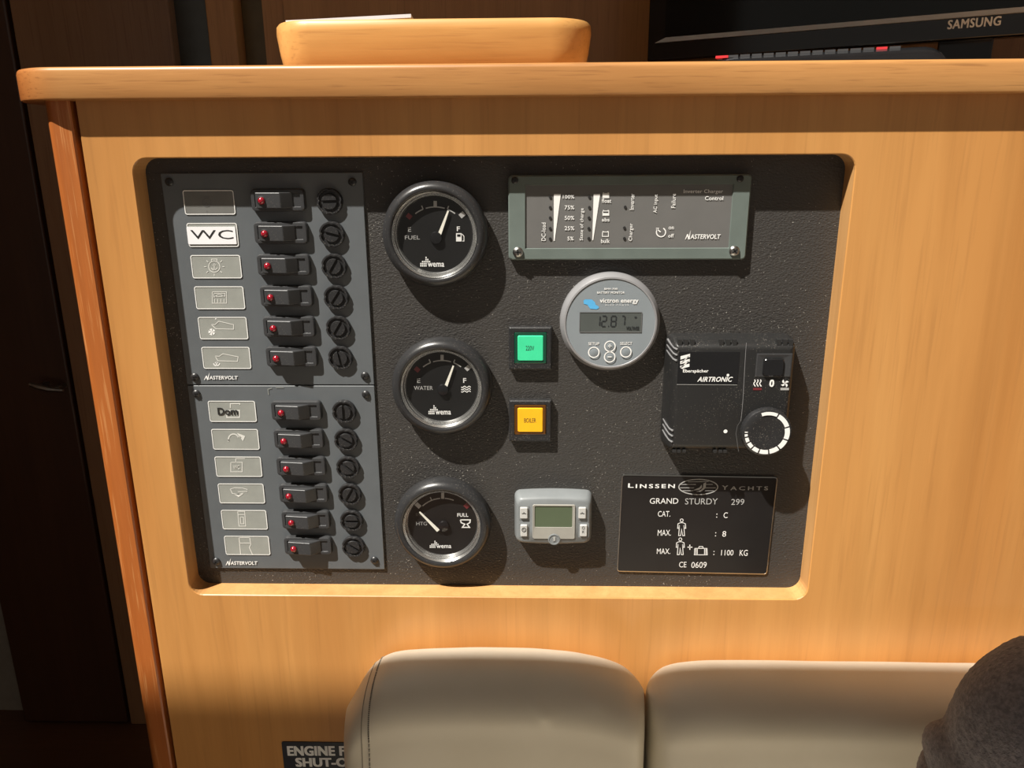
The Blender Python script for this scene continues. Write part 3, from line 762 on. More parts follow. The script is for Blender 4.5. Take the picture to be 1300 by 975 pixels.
text('EMPTY', (528, 651.5, 540, 655), Yd, M['greyink'], g3)
ink('tank_symbol', [[(584.5, 660), (597, 660), (596.5, 663.5), (593, 665.5), (596, 669.5), (587, 669.5), (590, 665.5), (585.5, 663.5), (584.5, 660)]], 1.6, Yd, W, g3)
wema(g3, Yd, 545.5, 686.5, 27.5, 9.5)

# --- inverter / charger control
YI2 = YB-.0054
ix0, ix1 = at(645.5, 300, YI2)[0], at(949, 300, YI2)[0]; iz0 = at(790, 330, YI2)[1]; iz1 = at(790, 222, YI2)[1]
inv = thing('charger_control_panel', 'wide grey charger control panel with white printed scales, at the top of the board', 'control panel', ((ix0+ix1)/2, YB, iz0))
fx0, fx1 = at(666.5, 285, YI2+.001)[0], at(927.5, 285, YI2+.001)[0]; fz0, fz1 = at(790, 315.5, YI2+.001)[1], at(790, 234, YI2+.001)[1]
m = MB()
m.loft([rr(ix0, ix1, iz0, iz1, .0025, YB, 4), rr(ix0, ix1, iz0, iz1, .0025, YI2+.0008, 4), rr(ix0+.0008, ix1-.0008, iz0+.0008, iz1-.0008, .002, YI2, 4),
        rr(fx0, fx1, fz0, fz1, .0003, YI2, 4), rr(fx0+.0005, fx1-.0005, fz0+.0005, fz1-.0005, .0003, YI2+.0015, 4)], False, False)
m.build('frame', M['invframe'], inv)
YQ = YI2+.0010
MB().box(fx0+.0002, fx1-.0002, YQ, YB, fz0+.0002, fz1-.0002).build('face_panel', M['invface'], inv)
for a, b in ((657.5, 320), (932, 318.5), (653.5, 229), (939.5, 227)): screw(inv, a, b, YI2, 6.6 if b > 300 else 4.5, M['steel'] if b > 300 else M['black'])
YQ -= .0003
def Q(a, b): return 630+a/3.939, 210+b/3.94
def Qb(a, b, c, d): return (*Q(a, b), *Q(c, d))
for k, (a, b) in enumerate([(270, 210), (270, 262), (270, 315), (270, 367), (466, 210), (464, 262), (463, 315), (463, 365), (645, 208), (641, 312), (641, 365), (270, 158), (466, 158)]):
    qx, qz = at(*Q(a, b), YQ); rp = 1.9*px(*Q(a, b), YQ)
    m = MB().lathe(qx, qz, [(rp, YQ), (rp*.9, YQ-.0003)], 12); m.build('indicator_dot', M['inkblack'], inv)
ink('wedge_scale', [], 1, YQ, W, inv, False, [[Q(288, 143), Q(323, 143), Q(292, 378), Q(287, 378)]])
ink('wedge_scale', [], 1, YQ, W, inv, False, [[Q(487, 143), Q(520, 143), Q(485, 374), Q(480, 374)]])
for s_, b in (('100%', (333, 148, 390, 166)), ('75%', (342, 200, 390, 220)), ('50%', (342, 252, 390, 272)), ('25%', (342, 304, 390, 324)), ('5%', (356, 356, 387, 375)),
              ('float', (528, 166, 575, 187)), ('abs', (528, 262, 566, 280)), ('bulk', (524, 368, 567, 388)), ('on', (862, 306, 888, 320)), ('off', (860, 342, 888, 361)),
              ('Inverter Charger', (937, 120, 1134, 144)), ('Control', (1044, 154, 1135, 174))):
    text(s_, Qb(*b), YQ, W, inv, .012)
for s_, b in (('DC-load', (226, 286, 247, 377)), ('State of charge', (418, 214, 440, 375)), ('Charger', (663, 290, 686, 378)), ('Inverter', (668, 140, 690, 222)), ('AC input', (787, 145, 810, 238)), ('Failure', (876, 140, 897, 213))):
    text(s_, Qb(*b), YQ, W, inv, .012, rot=90)
for cx, cy, fill in ((548, 150, 1.0), (548, 238, .5), (546, 343, 0)):
    st = [[Q(cx-15, cy-10), Q(cx+15, cy-10), Q(cx+15, cy+12), Q(cx-15, cy+12), Q(cx-15, cy-10)], [Q(cx-15, cy-13), Q(cx-9, cy-13)], [Q(cx+9, cy-13), Q(cx+15, cy-13)]]
    ink('battery_symbol', st, .9, YQ, W, inv, False, [[Q(cx-13, cy+11-20*fill), Q(cx+13, cy+11-20*fill), Q(cx+13, cy+11), Q(cx-13, cy+11)]] if fill else [])
ink('power_symbol', [[Q(824+23*math.cos(R(a)), 334-23*math.sin(R(a))) for a in range(60, -205, -20)], [Q(822, 334), Q(802, 316)]], 1.4, YQ, W, inv, False, [[Q(799, 312), Q(815, 313), Q(801, 328)]])
x_, y_ = Q(944, 323); x2_, y2_ = Q(1122, 374); volt_logo(x_, y_, x2_, y2_-1, YQ, inv)

# --- battery monitor
YM = YB-.0085
bx, bz = at(775, 410.5, YM); br = 56.8*px(775, 410.5, YM)
bo = at(838, 410, YB-.003)[0]-at(711.5, 410, YB-.003)[0]; bo *= .5
bmv = thing('battery_monitor', 'round silver grey battery monitor with a display reading 12.87', 'battery monitor', (bx, YB, bz))
MB().lathe(bx, bz, [(bo, YB), (bo, YB-.0045), (bo*.985, YB-.0060), (br+.0012, YB-.0088), (br+.0002, YB-.0090), (br-.0002, YB-.0084)], 96, False, False).build('bezel', M['silver'], bmv, smooth=True)
MB().lathe(bx, bz, [(br, YB-.007), (br-.0002, YM)], 96).build('face', M['bmvface'], bmv)
YM2 = YM-.0002
def V(a, b): return 690+a/6.5, 340+b/6.5
def Vb(a, b, c, d): return (*V(a, b), *V(c, d))
text('BMV-700', Vb(502, 166, 610, 181), YM2, W, bmv, .02); text('BATTERY MONITOR', Vb(443, 195, 670, 213), YM2, W, bmv, .02)
text('victron energy', Vb(465, 253, 783, 300), YM2, W, bmv, .03); text('BLUE POWER', Vb(512, 302, 705, 312), YM2, W, bmv, 0, 0, 1.8)
ink('emblem', [], 1, YM2, M['blue'], bmv, False, [[V(330, 270), V(345, 260), V(400, 262), V(425, 285), V(430, 305), V(455, 318), V(457, 332), V(440, 342), V(385, 338), V(362, 305), V(333, 298)]])
lx0, lz1 = at(*V(298, 365), YM); lx1, lz0 = at(*V(808, 532), YM)
m = MB(); m.loft([rr(lx0, lx1, lz0, lz1, .0001, YM-.0004, 2), rr(lx0+.0004, lx1-.0004, lz0+.0004, lz1-.0004, .0001, YM-.0004, 2), rr(lx0+.0004, lx1-.0004, lz0+.0004, lz1-.0004, .0001, YM-.0001, 2)], False, False)
m.build('display_edge', M['greyink'], bmv)
MB().box(lx0+.0003, lx1-.0003, YM-.0002, YM+.001, lz0+.0003, lz1-.0003).build('display', M['lcd'], bmv)
def seg(dgt, x0, y0, x1, y1, sl=6):
    mp = {'1': 'bc', '2': 'abged', '8': 'abcdefg', '7': 'abc', '.': ''}
    ym = (y0+y1)/2; g = 4
    P = {'a': [(x0+g+sl, y0), (x1-g+sl, y0)], 'b': [(x1+sl, y0+g), (x1+sl/2, ym-g)], 'c': [(x1+sl/2, ym+g), (x1, y1-g)], 'd': [(x0+g, y1), (x1-g, y1)],
         'e': [(x0+sl/2, ym+g), (x0, y1-g)], 'f': [(x0+sl, y0+g), (x0+sl/2, ym-g)], 'g': [(x0+g+sl/2, ym), (x1-g+sl/2, ym)]}
    return [[V(*p) for p in P[k]] for k in mp[dgt]]
st = seg('1', 440, 398, 462, 480) + seg('2', 478, 398, 515, 484) + seg('8', 555, 398, 595, 484) + seg('7', 640, 398, 668, 474)
st += [[V(533, 482), V(540, 482)], [V(752, 404), V(760, 412), V(768, 404)]]
ink('display_digits', st, 1.5, YM-.0004, M['digit'], bmv)
text('VOLTAGE', Vb(682, 484, 788, 512), YM-.0004, M['digit'], bmv, .02)
def keyring(cx, cy, r, nm='key'):
    kx, kz = at(*V(cx, cy), YM); rr_ = r/6.5*px(*V(cx, cy), YM)
    k = MB().lathe(kx, kz, [(rr_*.98, YM), (rr_*.98, YM-.0003), (rr_*.80, YM-.0006)], 28).build(nm, M['bmvface'], bmv, smooth=True)
    r2 = MB(); r2.loft([[(kx+q*math.cos(2*math.pi*j/28), YM-.0008, kz+q*math.sin(2*math.pi*j/28)) for j in range(28)] for q in (rr_*1.04, rr_*.84)], False, False)
    r2.build('key_outline', W, k, recalc=False); return k
keyring(414, 695, 46); keyring(678, 692, 46)
ka = keyring(547, 645, 46); kb = keyring(545, 733, 46)
ink('plus_sign', [[V(533, 645), V(561, 645)], [V(547, 631), V(547, 659)]], 1.2, YM-.0010, W, ka); ink('minus_sign', [[V(529, 735), V(562, 735)]], 1.2, YM-.0010, W, kb)
ink('key_bridge', [], 1, YM-.0003, W, bmv, False, [[V(520, 678), V(572, 678), V(562, 690), V(572, 702), V(520, 702), V(530, 690)]])
text('SETUP', Vb(370, 614, 460, 638), YM2, W, bmv, .01); text('SELECT', Vb(632, 612, 732, 636), YM2, W, bmv, .01)

# --- square push buttons
def push(name, label, bxp, lensb, mat, rim, s_, sbox, inkm):
    YT = YB-.0050
    x0, x1 = at(bxp[0], (bxp[1]+bxp[3])/2, YT)[0], at(bxp[2], (bxp[1]+bxp[3])/2, YT)[0]
    z1, z0 = at(670, bxp[1], YT)[1], at(670, bxp[3], YT)[1]
    root = thing(name, label, 'indicator lamp', ((x0+x1)/2, YB, z0))
    YL = YT-.0008
    a0, a1 = at(lensb[0], lensb[3], YL)[0], at(lensb[2], lensb[3], YL)[0]; b1, b0 = at(670, lensb[1], YL)[1], at(670, lensb[3], YL)[1]
    m = MB(); e_ = .0022
    m.loft([rr(x0, x1, z0, z1, .0005, YB, 3), rr(x0, x1, z0, z1, .0005, YT+.0006, 3), rr(x0+.0008, x1-.0008, z0+.0008, z1-.0008, .0005, YT, 3),
            rr(a0-e_, a1+e_, b0-e_, b1+e_, .0005, YT, 3), rr(a0-e_, a1+e_, b0-e_, b1+e_, .0005, YT+.002, 3)], False, False)
    m.build('bezel', M['black'], root)
    MB().rrp(a0-e_+.0002, a1+e_-.0002, b0-e_+.0002, b1+e_-.0002, .0008, [(0, YT+.002), (0, YT+.0002), (.0006, YT-.0002), (.0016, YT-.0001)], False, True, 3).build('collar', rim, root, smooth=True)
    MB().rrp(a0, a1, b0, b1, .0012, [(0, YT+.001), (0, YL+.0008), (.0006, YL)], False, True, 4).build('lens', mat, root, smooth=True)
    text(s_, sbox, YL-.0001, inkm, root)
push('mains_lamp', 'square green push button lamp marked 220V', (646, 415.5, 700.5, 469.5), (657, 426, 690, 458.5), M['green'], M['greenrim'], '220V', (667.5, 439, 678, 445), M['inkblack'])
push('boiler_lamp', 'square amber push button lamp marked BOILER', (646.5, 508.5, 700, 560.5), (657, 518, 689.5, 549), M['amber'], M['amberrim'], 'BOILER', (665.5, 531, 680.5, 536.5), M['inkblack'])

# --- heater control
YH = YB-.020
def A(a, b): return 830+a/5.13, 400+b/5.13
def Ab(a, b, c, d): return (*A(a, b), *A(c, d))
ax0 = at(*A(108, 500), YH)[0]; ax1 = at(*A(915, 500), YH)[0]; az1 = at(*A(500, 175), YH)[1]; az0 = at(*A(500, 893), YH)[1]
hc = thing('heater_control', 'black square heater control with a round dial, at the right of the board', 'heater control', ((ax0+ax1)/2, YB, az0))
prof = [(-.0015, YB), (-.0015, YB-.004), (0, YB-.012), (.0012, YB-.0170), (.0035, YH+.0004), (.006, YH)]
xs = at(*A(588, 500), YH)[0]
MB().rrp(ax0, ax1, az0, az1, .004, [(-.0015, YB), (-.0015, YB-.004), (0, YB-.012), (.0010, YB-.0162), (.0020, YB-.0182), (.0034, YH+.0006), (.0052, YH)], False, True, 6).build('housing', M['blackdusty'], hc, smooth=True)
ink('parting_line', [[A(603, 180), A(597, 260), A(588, 420), A(580, 560), A(572, 650), A(566, 690)]], .55, YH-.0002, M['silver'], hc)
ink('parting_line', [[A(566, 690), A(545, 720), A(535, 770), A(545, 840), A(552, 890)]], .5, YH-.0002, M['greyink'], hc)
x0h, x1h = at(*A(158, 350), YH)[0], at(*A(552, 350), YH)[0]
MB().rrp(x0h, x1h, at(*A(350, 448), YH)[1], at(*A(350, 240), YH)[1], .0003, [(0, YH+.001), (0, YH-.0002)], False, True, 2).build('badge_plate', M['gloss'], hc)
ink('badge_line', [[A(150, 452), A(542, 455)]], .5, YH-.0003, M['dimwhite'], hc)
YH2 = YH-.0004
ink('emblem', [], 1, YH2, W, hc, False, [[A(174, 268), A(236, 252), A(236, 272), A(174, 290)], [A(172, 300), A(234, 286), A(234, 304), A(172, 320)], [A(170, 332), A(232, 316), A(232, 336), A(192, 346), A(192, 352), A(176, 346)],
     [A(215, 262), A(236, 256), A(190, 312), A(174, 314)][:0] or [A(224, 268), A(236, 262), A(186, 310), A(174, 314)], [A(222, 300), A(234, 296), A(184, 342), A(172, 342)]])
text('Eberspächer', Ab(190, 353, 356, 380), YH2, W, hc, .03)
text('AIRTRONIC', Ab(284, 402, 514, 434), YH2, W, hc, .03, .3)
for a, b, r_ in ((482, 390, 9), (466, 756, 13)):
    cx, cz = at(*A(a, b), YH); MB().disc(cx, cz, r_/5.13*px(*A(a, b), YH), YH2, 16).build('white_dot', W, hc, recalc=False)
# vents: slots over the top edge, at the lower edge and ribs on the left side
for a in (170, 210, 252, 440, 485, 527, 815, 855, 893):
    cx, cz = at(*A(a, 168), YH+.002)
    MB().box(cx-.0013, cx+.0013, YH+.0012, YH+.0045, az1-.0025, az1+.0012).build('vent_slot', M['inkblack'], hc)
for a in (135, 165, 200, 400, 435, 465):
    cx, cz = at(*A(a, 893), YH)
    MB().box(cx-.0011, cx+.0011, YH+.0004, YH+.004, az0-.0006, az0+.0012).build('vent_slot', M['inkblack'], hc)
for b in (225, 262, 298, 755, 790, 828):
    cz = at(*A(140, b), YH)[1]
    m = MB(); pts = [(ax0-.0012, YB-.006), (ax0-.0004, YB-.012), (ax0+.0012, YB-.0175), (ax0+.0030, YH-.0002)]
    vv = []
    for k, (x_, y_) in enumerate(pts):
        o_ = (.0035, .0022, .0006, 0)[k]
        vv += [(x_-.0003, y_, cz+o_+.0005), (x_-.0003, y_, cz+o_-.0003), (x_+.001, y_+.001, cz+o_-.0003), (x_+.001, y_+.001, cz+o_+.0005)]
    m.loft([vv[k*4:k*4+4] for k in range(4)], True, True); m.build('vent_rib', M['silver'], hc)
# rocker with its surround
sx0, sx1 = at(*A(665, 320), YH)[0], at(*A(898, 320), YH)[0]; sz1, sz0 = at(*A(780, 250), YH)[1], at(*A(780, 403), YH)[1]
YR = YH+.0006
m = MB(); m.loft([rr(sx0, sx1, sz0, sz1, .0003, YR, 3), rr(sx0, sx1, sz0, sz1, .0003, YR-.0008, 3), rr(sx0+.0007, sx1-.0007, sz0+.0007, sz1-.0007, .0003, YR-.001, 3),
                  rr(sx0+.0045, sx1-.005, sz0+.0006, sz1-.0030, .0015, YR-.0006, 3), rr(sx0+.0047, sx1-.0052, sz0+.0008, sz1-.0032, .0015, YR+.001, 3)], False, False)
sw = m.build('rocker_surround', M['rocker'], hc)
MB().rrp(sx0+.0046, sx1-.0052, sz0+.0008, sz1-.0032, .002, [(0, YR+.001), (0, YR-.0018), (.0006, YR-.0024)], False, True, 4).build('rocker', M['gloss'], sw, smooth=True)
ink('heat_symbol', [[A(656+j*19+5*math.sin(k*1.15), 420+k*6.5) for k in range(8)] for j in range(3)], 1.3, YH-.0003, W, hc)
text('0', Ab(753, 420, 784, 468), YH-.0003, W, hc, .05)
ink('fan_symbol', [], 1, YH-.0003, W, hc, False, [[A(854, 445), A(854+28*math.cos(R(a)), 445-27*math.sin(R(a))), A(854+24*math.cos(R(a+28)), 445-23*math.sin(R(a+28))), A(854+17*math.cos(R(a+52)), 445-16*math.sin(R(a+52)))] for a in (20, 110, 200, 290)])
ink('indicator_bar', [], 1, YH-.0003, M['redink'], hc, False, [[A(646, 474), A(703, 474), A(703, 489), A(646, 489)]])
ink('indicator_bar', [], 1, YH-.0003, M['dimwhite'], hc, False, [[A(825, 474), A(880, 474), A(880, 489), A(825, 489)]])
# temperature knob
YK = YH-.0045
kx, kz = at(*A(738, 768), YK); kr = 163/5.13*px(*A(738, 768), YK)
n = 90
rings = []
for r_, y_, kn in ((kr*1.02, YH+.004, 0), (kr*1.02, YH-.001, 1), (kr*1.01, YK+.0014, 1), (kr*.985, YK+.0004, 0), (kr*.95, YK, 0), (kr*.62, YK+.0002, 0), (kr*.3, YK+.0006, 0)):
    rings.append([(kx+(r_-(.0003 if kn and k % 2 else 0))*math.cos(2*math.pi*k/n), y_, kz+(r_-(.0003 if kn and k % 2 else 0))*math.sin(2*math.pi*k/n)) for k in range(n)])
kn = MB().loft(rings, False, True).build('temperature_knob', M['black'], hc, smooth=True)
m = MB(); C0 = kx
def ksec(a0, a1, r0, r1):
    P = [(kx+r1*math.cos(R(a0+(a1-a0)*k/8)), kz+r1*math.sin(R(a0+(a1-a0)*k/8))) for k in range(9)] + [(kx+r0*math.cos(R(a1-(a1-a0)*k/8)), kz+r0*math.sin(R(a1-(a1-a0)*k/8))) for k in range(9)]
    m.poly(P, YK-.0004)
r0, r1 = kr*.70, kr*.90
for a0, a1, ri in ((110, 66, .76), (62, 20, .72), (16, -18, .70), (-22, -49, .70), (-53, -79, .70), (-83, -107, .72), (-111, -129, .73), (-133, -149, .74), (-153, -166, .76), (-170, -177, .78), (-181, -184, .78)):
    ksec(a0, a1, kr*ri, r1)
m.build('knob_scale', W, kn, recalc=False)

# --- small grey timer
YT = YB-.0125
def E_(a, b): return 640+a/8.86, 600+b/8.86
def Eb(a, b, c, d): return (*E_(a, b), *E_(c, d))
ex0, ex1 = at(*E_(132, 500), YT+.003)[0], at(*E_(978, 500), YT+.003)[0]; ez1 = at(*E_(550, 292), YT)[1]; ez0 = at(*E_(550, 800), YT)[1]
tm = thing('heater_timer', 'small grey heater timer with an olive display and four keys, below the amber lamp', 'timer', ((ex0+ex1)/2, YB, ez0))
def tring(i, y, e1=.0):
    P = rr(ex0+i, ex1-i, ez0+i, ez1-i, .004, y, 6); out = []
    for x_, y_, z_ in P:
        t = (x_-(ex0+ex1)/2)/((ex1-ex0)/2); bow = .0012*(1-t*t)
        out.append((x_, y_, z_+(bow if z_ > (ez0+ez1)/2 else -bow)))
    return out
# add mid points so the bowed edges read
def tring2(i, y):
    P = tring(i, y); out = []
    for k in range(len(P)):
        a = Vector(P[k]); b = Vector(P[(k+1) % len(P)]); out.append(tuple(a))
        if (b-a).length > .01:
            for j in range(1, 8):
                q = a.lerp(b, j/8); t = (q.x-(ex0+ex1)/2)/((ex1-ex0)/2); s0 = (a.x-(ex0+ex1)/2)/((ex1-ex0)/2)
                if abs(a.x-b.x) > .01: q.z += (.0012*(s0*s0-t*t))*(1 if q.z > (ez0+ez1)/2 else -1)
                out.append(tuple(q))
        else:
            for j in range(1, 1): pass
    return out
MB().loft([tring2(-.0010, YB), tring2(-.0010, YB-.003), tring2(0, YT+.003), tring2(.0008, YT+.0010), tring2(.0022, YT)], False, True).build('shell', M['timer'], tm, smooth=True)
wx0, wx1 = at(*E_(320, 500), YT)[0], at(*E_(800, 500), YT)[0]; wz1, wz0 = at(*E_(550, 358), YT)[1], at(*E_(550, 742), YT)[1]
dx0, dx1 = at(*E_(343, 480), YT)[0], at(*E_(768, 480), YT)[0]; dz1, dz0 = at(*E_(550, 375), YT)[1], at(*E_(550, 612), YT)[1]
m = MB(); m.loft([rr(wx0, wx1, wz0, wz1, .0012, YT, 4), rr(wx0+.0003, wx1-.0003, wz0+.0003, wz1-.0003, .001, YT-.0008, 4), rr(dx0, dx1, dz0, dz1, .0008, YT-.0006, 4), rr(dx0+.0001, dx1-.0001, dz0+.0001, dz1-.0001, .0008, YT-.0001, 4)], False, False)
m.build('window_surround', M['timerlens'], tm)
MB().box(dx0, dx1, YT-.0002, YT+.001, dz0, dz1).build('display', M['lcdgreen'], tm)
for (a, b, c, d_), sy in (((180, 385, 266, 508), 'dash'), ((184, 580, 262, 708), 'power'), ((835, 385, 922, 508), 'dash'), ((850, 580, 934, 708), 'ok')):
    k0x, k0z = at(*E_(a, d_), YT); k1x, k1z = at(*E_(c, b), YT)
    pk = MB().rrp(k0x-.0010, k1x+.0014, k0z-.0014, k1z+.0008, .0006, [(0, YT+.0002), (0, YT-.0002)], False, True, 2).build('key_recess', M['timer'], tm)
    k = MB().rrp(k0x, k1x, k0z, k1z, .0006, [(0, YT), (0, YT-.0012), (.0004, YT-.0016)], False, True, 3).build('key', M['key'], tm, smooth=True)
    cx, cy = (a+c)/2, (b+d_)/2
    if sy == 'dash': ink('key_mark', [[E_(cx-24, cy+14), E_(cx-6, cy+14), E_(cx, cy+2), E_(cx+6, cy+14), E_(cx+24, cy+14)]], .8, YT-.0018, M['inkblack'], k)
    elif sy == 'power': ink('key_mark', [[E_(cx+22*math.cos(R(q)), cy-22*math.sin(R(q))) for q in range(0, 361, 30)], [E_(cx-2, cy-10), E_(cx-2, cy+6)]], .8, YT-.0018, M['inkblack'], k)
    else:
        text('O', Eb(cx-16, cy-38, cx+16, cy-4), YT-.0018, M['inkblack'], k); text('K', Eb(cx-13, cy+8, cx+14, cy+36), YT-.0018, M['inkblack'], k)
ox, oz = at(*E_(562, 745), YT); orr = 56/8.86*px(*E_(562, 745), YT)
lo_ = MB().lathe(ox, oz, [(orr*1.25, YT), (orr*1.2, YT-.0012), (orr, YT-.0014), (orr*.95, YT-.0010)], 32).build('round_badge', M['timer'], tm, smooth=True)
ink('emblem', [[E_(545, 728), E_(578, 720)], [E_(545, 748), E_(578, 740)], [E_(545, 768), E_(578, 760)], [E_(578, 722), E_(548, 747)], [E_(578, 742), E_(548, 767)]], .8, YT-.0016, M['key'], lo_)

# --- builder's plate
YS = YB-.0012
def B_(a, b): return 770+a/4.643, 590+b/4.643
def Bb(a, b, c, d): return (*B_(a, b), *B_(c, d))
cor = [at(788.3, 602.5, YS), at(985.6, 606, YS), at(974.8, 729, YS), at(784.8, 725.3, YS)]
ccx, ccz = sum(c[0] for c in cor)/4, sum(c[1] for c in cor)/4
bp = thing('builders_plate', 'black engraved data plate with white lettering, at the lower right of the board', 'plate', (ccx, YB, min(c[1] for c in cor)))
hw = ((cor[1][0]-cor[0][0])+(cor[2][0]-cor[3][0]))/4; hh = ((cor[0][1]-cor[3][1])+(cor[1][1]-cor[2][1]))/4
ang = math.atan2((cor[1][1]-cor[0][1])+(cor[2][1]-cor[3][1]), (cor[1][0]-cor[0][0])+(cor[2][0]-cor[3][0]))
def turn(P): return [(ccx+(x-ccx)*math.cos(ang)-(z-ccz)*math.sin(ang), y, ccz+(x-ccx)*math.sin(ang)+(z-ccz)*math.cos(ang)) for x, y, z in P]
RB = lambda i, y: turn(rr(ccx-hw+i, ccx+hw-i, ccz-hh+i, ccz+hh-i, .002-min(i, .001), y, 5))
MB().loft([RB(0, YB), RB(0, YS+.0002), RB(.0004, YS)], False, True).build('plate', M['sign'], bp)
MB().loft([RB(-.0002, YB-.0002), RB(-.0002, YS-.0001), RB(.0005, YS-.0003), RB(.0006, YS)], False, False).build('plate_rim', M['steel'], bp)
YS2 = YS-.0003
text('L', Bb(127, 110, 160, 135), YS2, W, bp, .03); text('INSSEN', Bb(172, 114, 403, 138), YS2, W, bp, .03, 0, 1.3)
text('Y', Bb(680, 122, 716, 147), YS2, M['dimwhite'], bp, .02); text('ACHTS', Bb(730, 127, 952, 150), YS2, M['dimwhite'], bp, .02, 0, 1.4)  # upper right print dimmed in colour for the heater's shadow
cx, cy = 541, 131
ink('emblem', [[B_(cx+115*math.cos(R(a)), cy-45*math.sin(R(a))) for a in range(0, 361, 12)]], 1.3, YS2, M['dimwhite'], bp)
ink('emblem', [[B_(cx-78+a, cy+d), B_(cx-25+b, cy+d)] for a, b, d in ((-25, 10, -15), (-30, 0, 5), (-15, -5, 22))]+[[B_(cx+45-a, cy+d), B_(cx+95-b, cy+d)] for a, b, d in ((0, 10, -15), (5, -8, 5), (5, 5, 22))]+[[B_(cx-60, cy-30), B_(cx+60, cy-32)]], .8, YS2, M['dimwhite'], bp)
ink('emblem', [], 1, YS2, M['dimwhite'], bp, False, [[B_(cx-30, cy+20), B_(cx+5, cy+18), B_(cx+22, cy+2), B_(cx+20, cy-14), B_(cx+6, cy+4), B_(cx-10, cy+10)],
     [B_(cx-15, cy+30), B_(cx+20, cy+26), B_(cx+44, cy+5), B_(cx+46, cy-28), B_(cx+30, cy-20), B_(cx+28, cy+4), B_(cx+12, cy+20)]])
for s_, b, mt in (('GRAND', (255, 197, 423, 230), W), ('STURDY', (463, 198, 655, 234), M['dimwhite']), ('299', (735, 202, 812, 237), M['dimwhite']), ('CAT.', (303, 273, 376, 306), W), ('C', (690, 281, 714, 314), W),
                  ('MAX.', (302, 384, 380, 418), W), ('8', (683, 391, 705, 424), W), ('MAX.', (297, 494, 376, 526), W), ('1100', (676, 502, 748, 535), W), ('KG', (785, 502, 832, 537), W),
                  ('CE', (428, 572, 471, 605), W), ('0609', (500, 573, 590, 608), W), (':', (647, 288, 653, 312), W), (':', (640, 398, 646, 422), W), (':', (630, 508, 636, 532), W)):
    text(s_, Bb(*b), YS2, mt, bp, -.004)
def man(cx, cy):
    ink('person_symbol', [[B_(cx+9*math.cos(R(a)), cy-42-9*math.sin(R(a))) for a in range(0, 361, 45)],
        [B_(cx-8, cy-28), B_(cx+8, cy-28), B_(cx+22, cy-22), B_(cx+24, cy+5), B_(cx+17, cy+5), B_(cx+14, cy-14)],
        [B_(cx-8, cy-28), B_(cx-22, cy-22), B_(cx-24, cy+5), B_(cx-17, cy+5), B_(cx-14, cy-14)],
        [B_(cx-13, cy-12), B_(cx-18, cy+48), B_(cx-6, cy+48), B_(cx-1, cy+8), B_(cx+6, cy+48), B_(cx+17, cy+48), B_(cx+13, cy-12)]], .85, YS2, W, bp)
man(443, 370); man(435, 482)
ink('plus_symbol', [[B_(477, 486), B_(506, 486)], [B_(491, 471), B_(491, 501)]], 1.2, YS2, W, bp)
ink('suitcase_symbol', [[B_(520, 493), B_(592, 493), B_(594, 531), B_(518, 531), B_(520, 493)], [B_(535, 493), B_(535, 531)], [B_(578, 493), B_(578, 531)], [B_(543, 492), B_(546, 482), B_(567, 482), B_(570, 492)], [B_(527, 493), B_(527, 531)], [B_(586, 493), B_(586, 531)]], .9, YS2, W, bp)

# --- engine shut-off sticker on the cabinet front
x0, z1 = at(357.5, 941, YF); x1, _ = at(500, 941, YF); z0 = at(400, 1000, YF)[1]
stk = thing('shut_off_sign', 'small black sign reading ENGINE FUEL SHUT-OFF on the wood beside the cushion', 'sign', ((x0+x1)/2, YF, z0))
MB().rrp(x0, x1, z0, z1, .0016, [(0, YF), (0, YF-.0006)], False, True, 4).build('sign_plate', M['label'], stk)
text('ENGINE FUEL', (364.5, 947, 468, 959.5), YF-.0008, W, stk, .07); text('SHUT-OFF', (375, 962, 459, 973.5), YF-.0008, W, stk, .07)

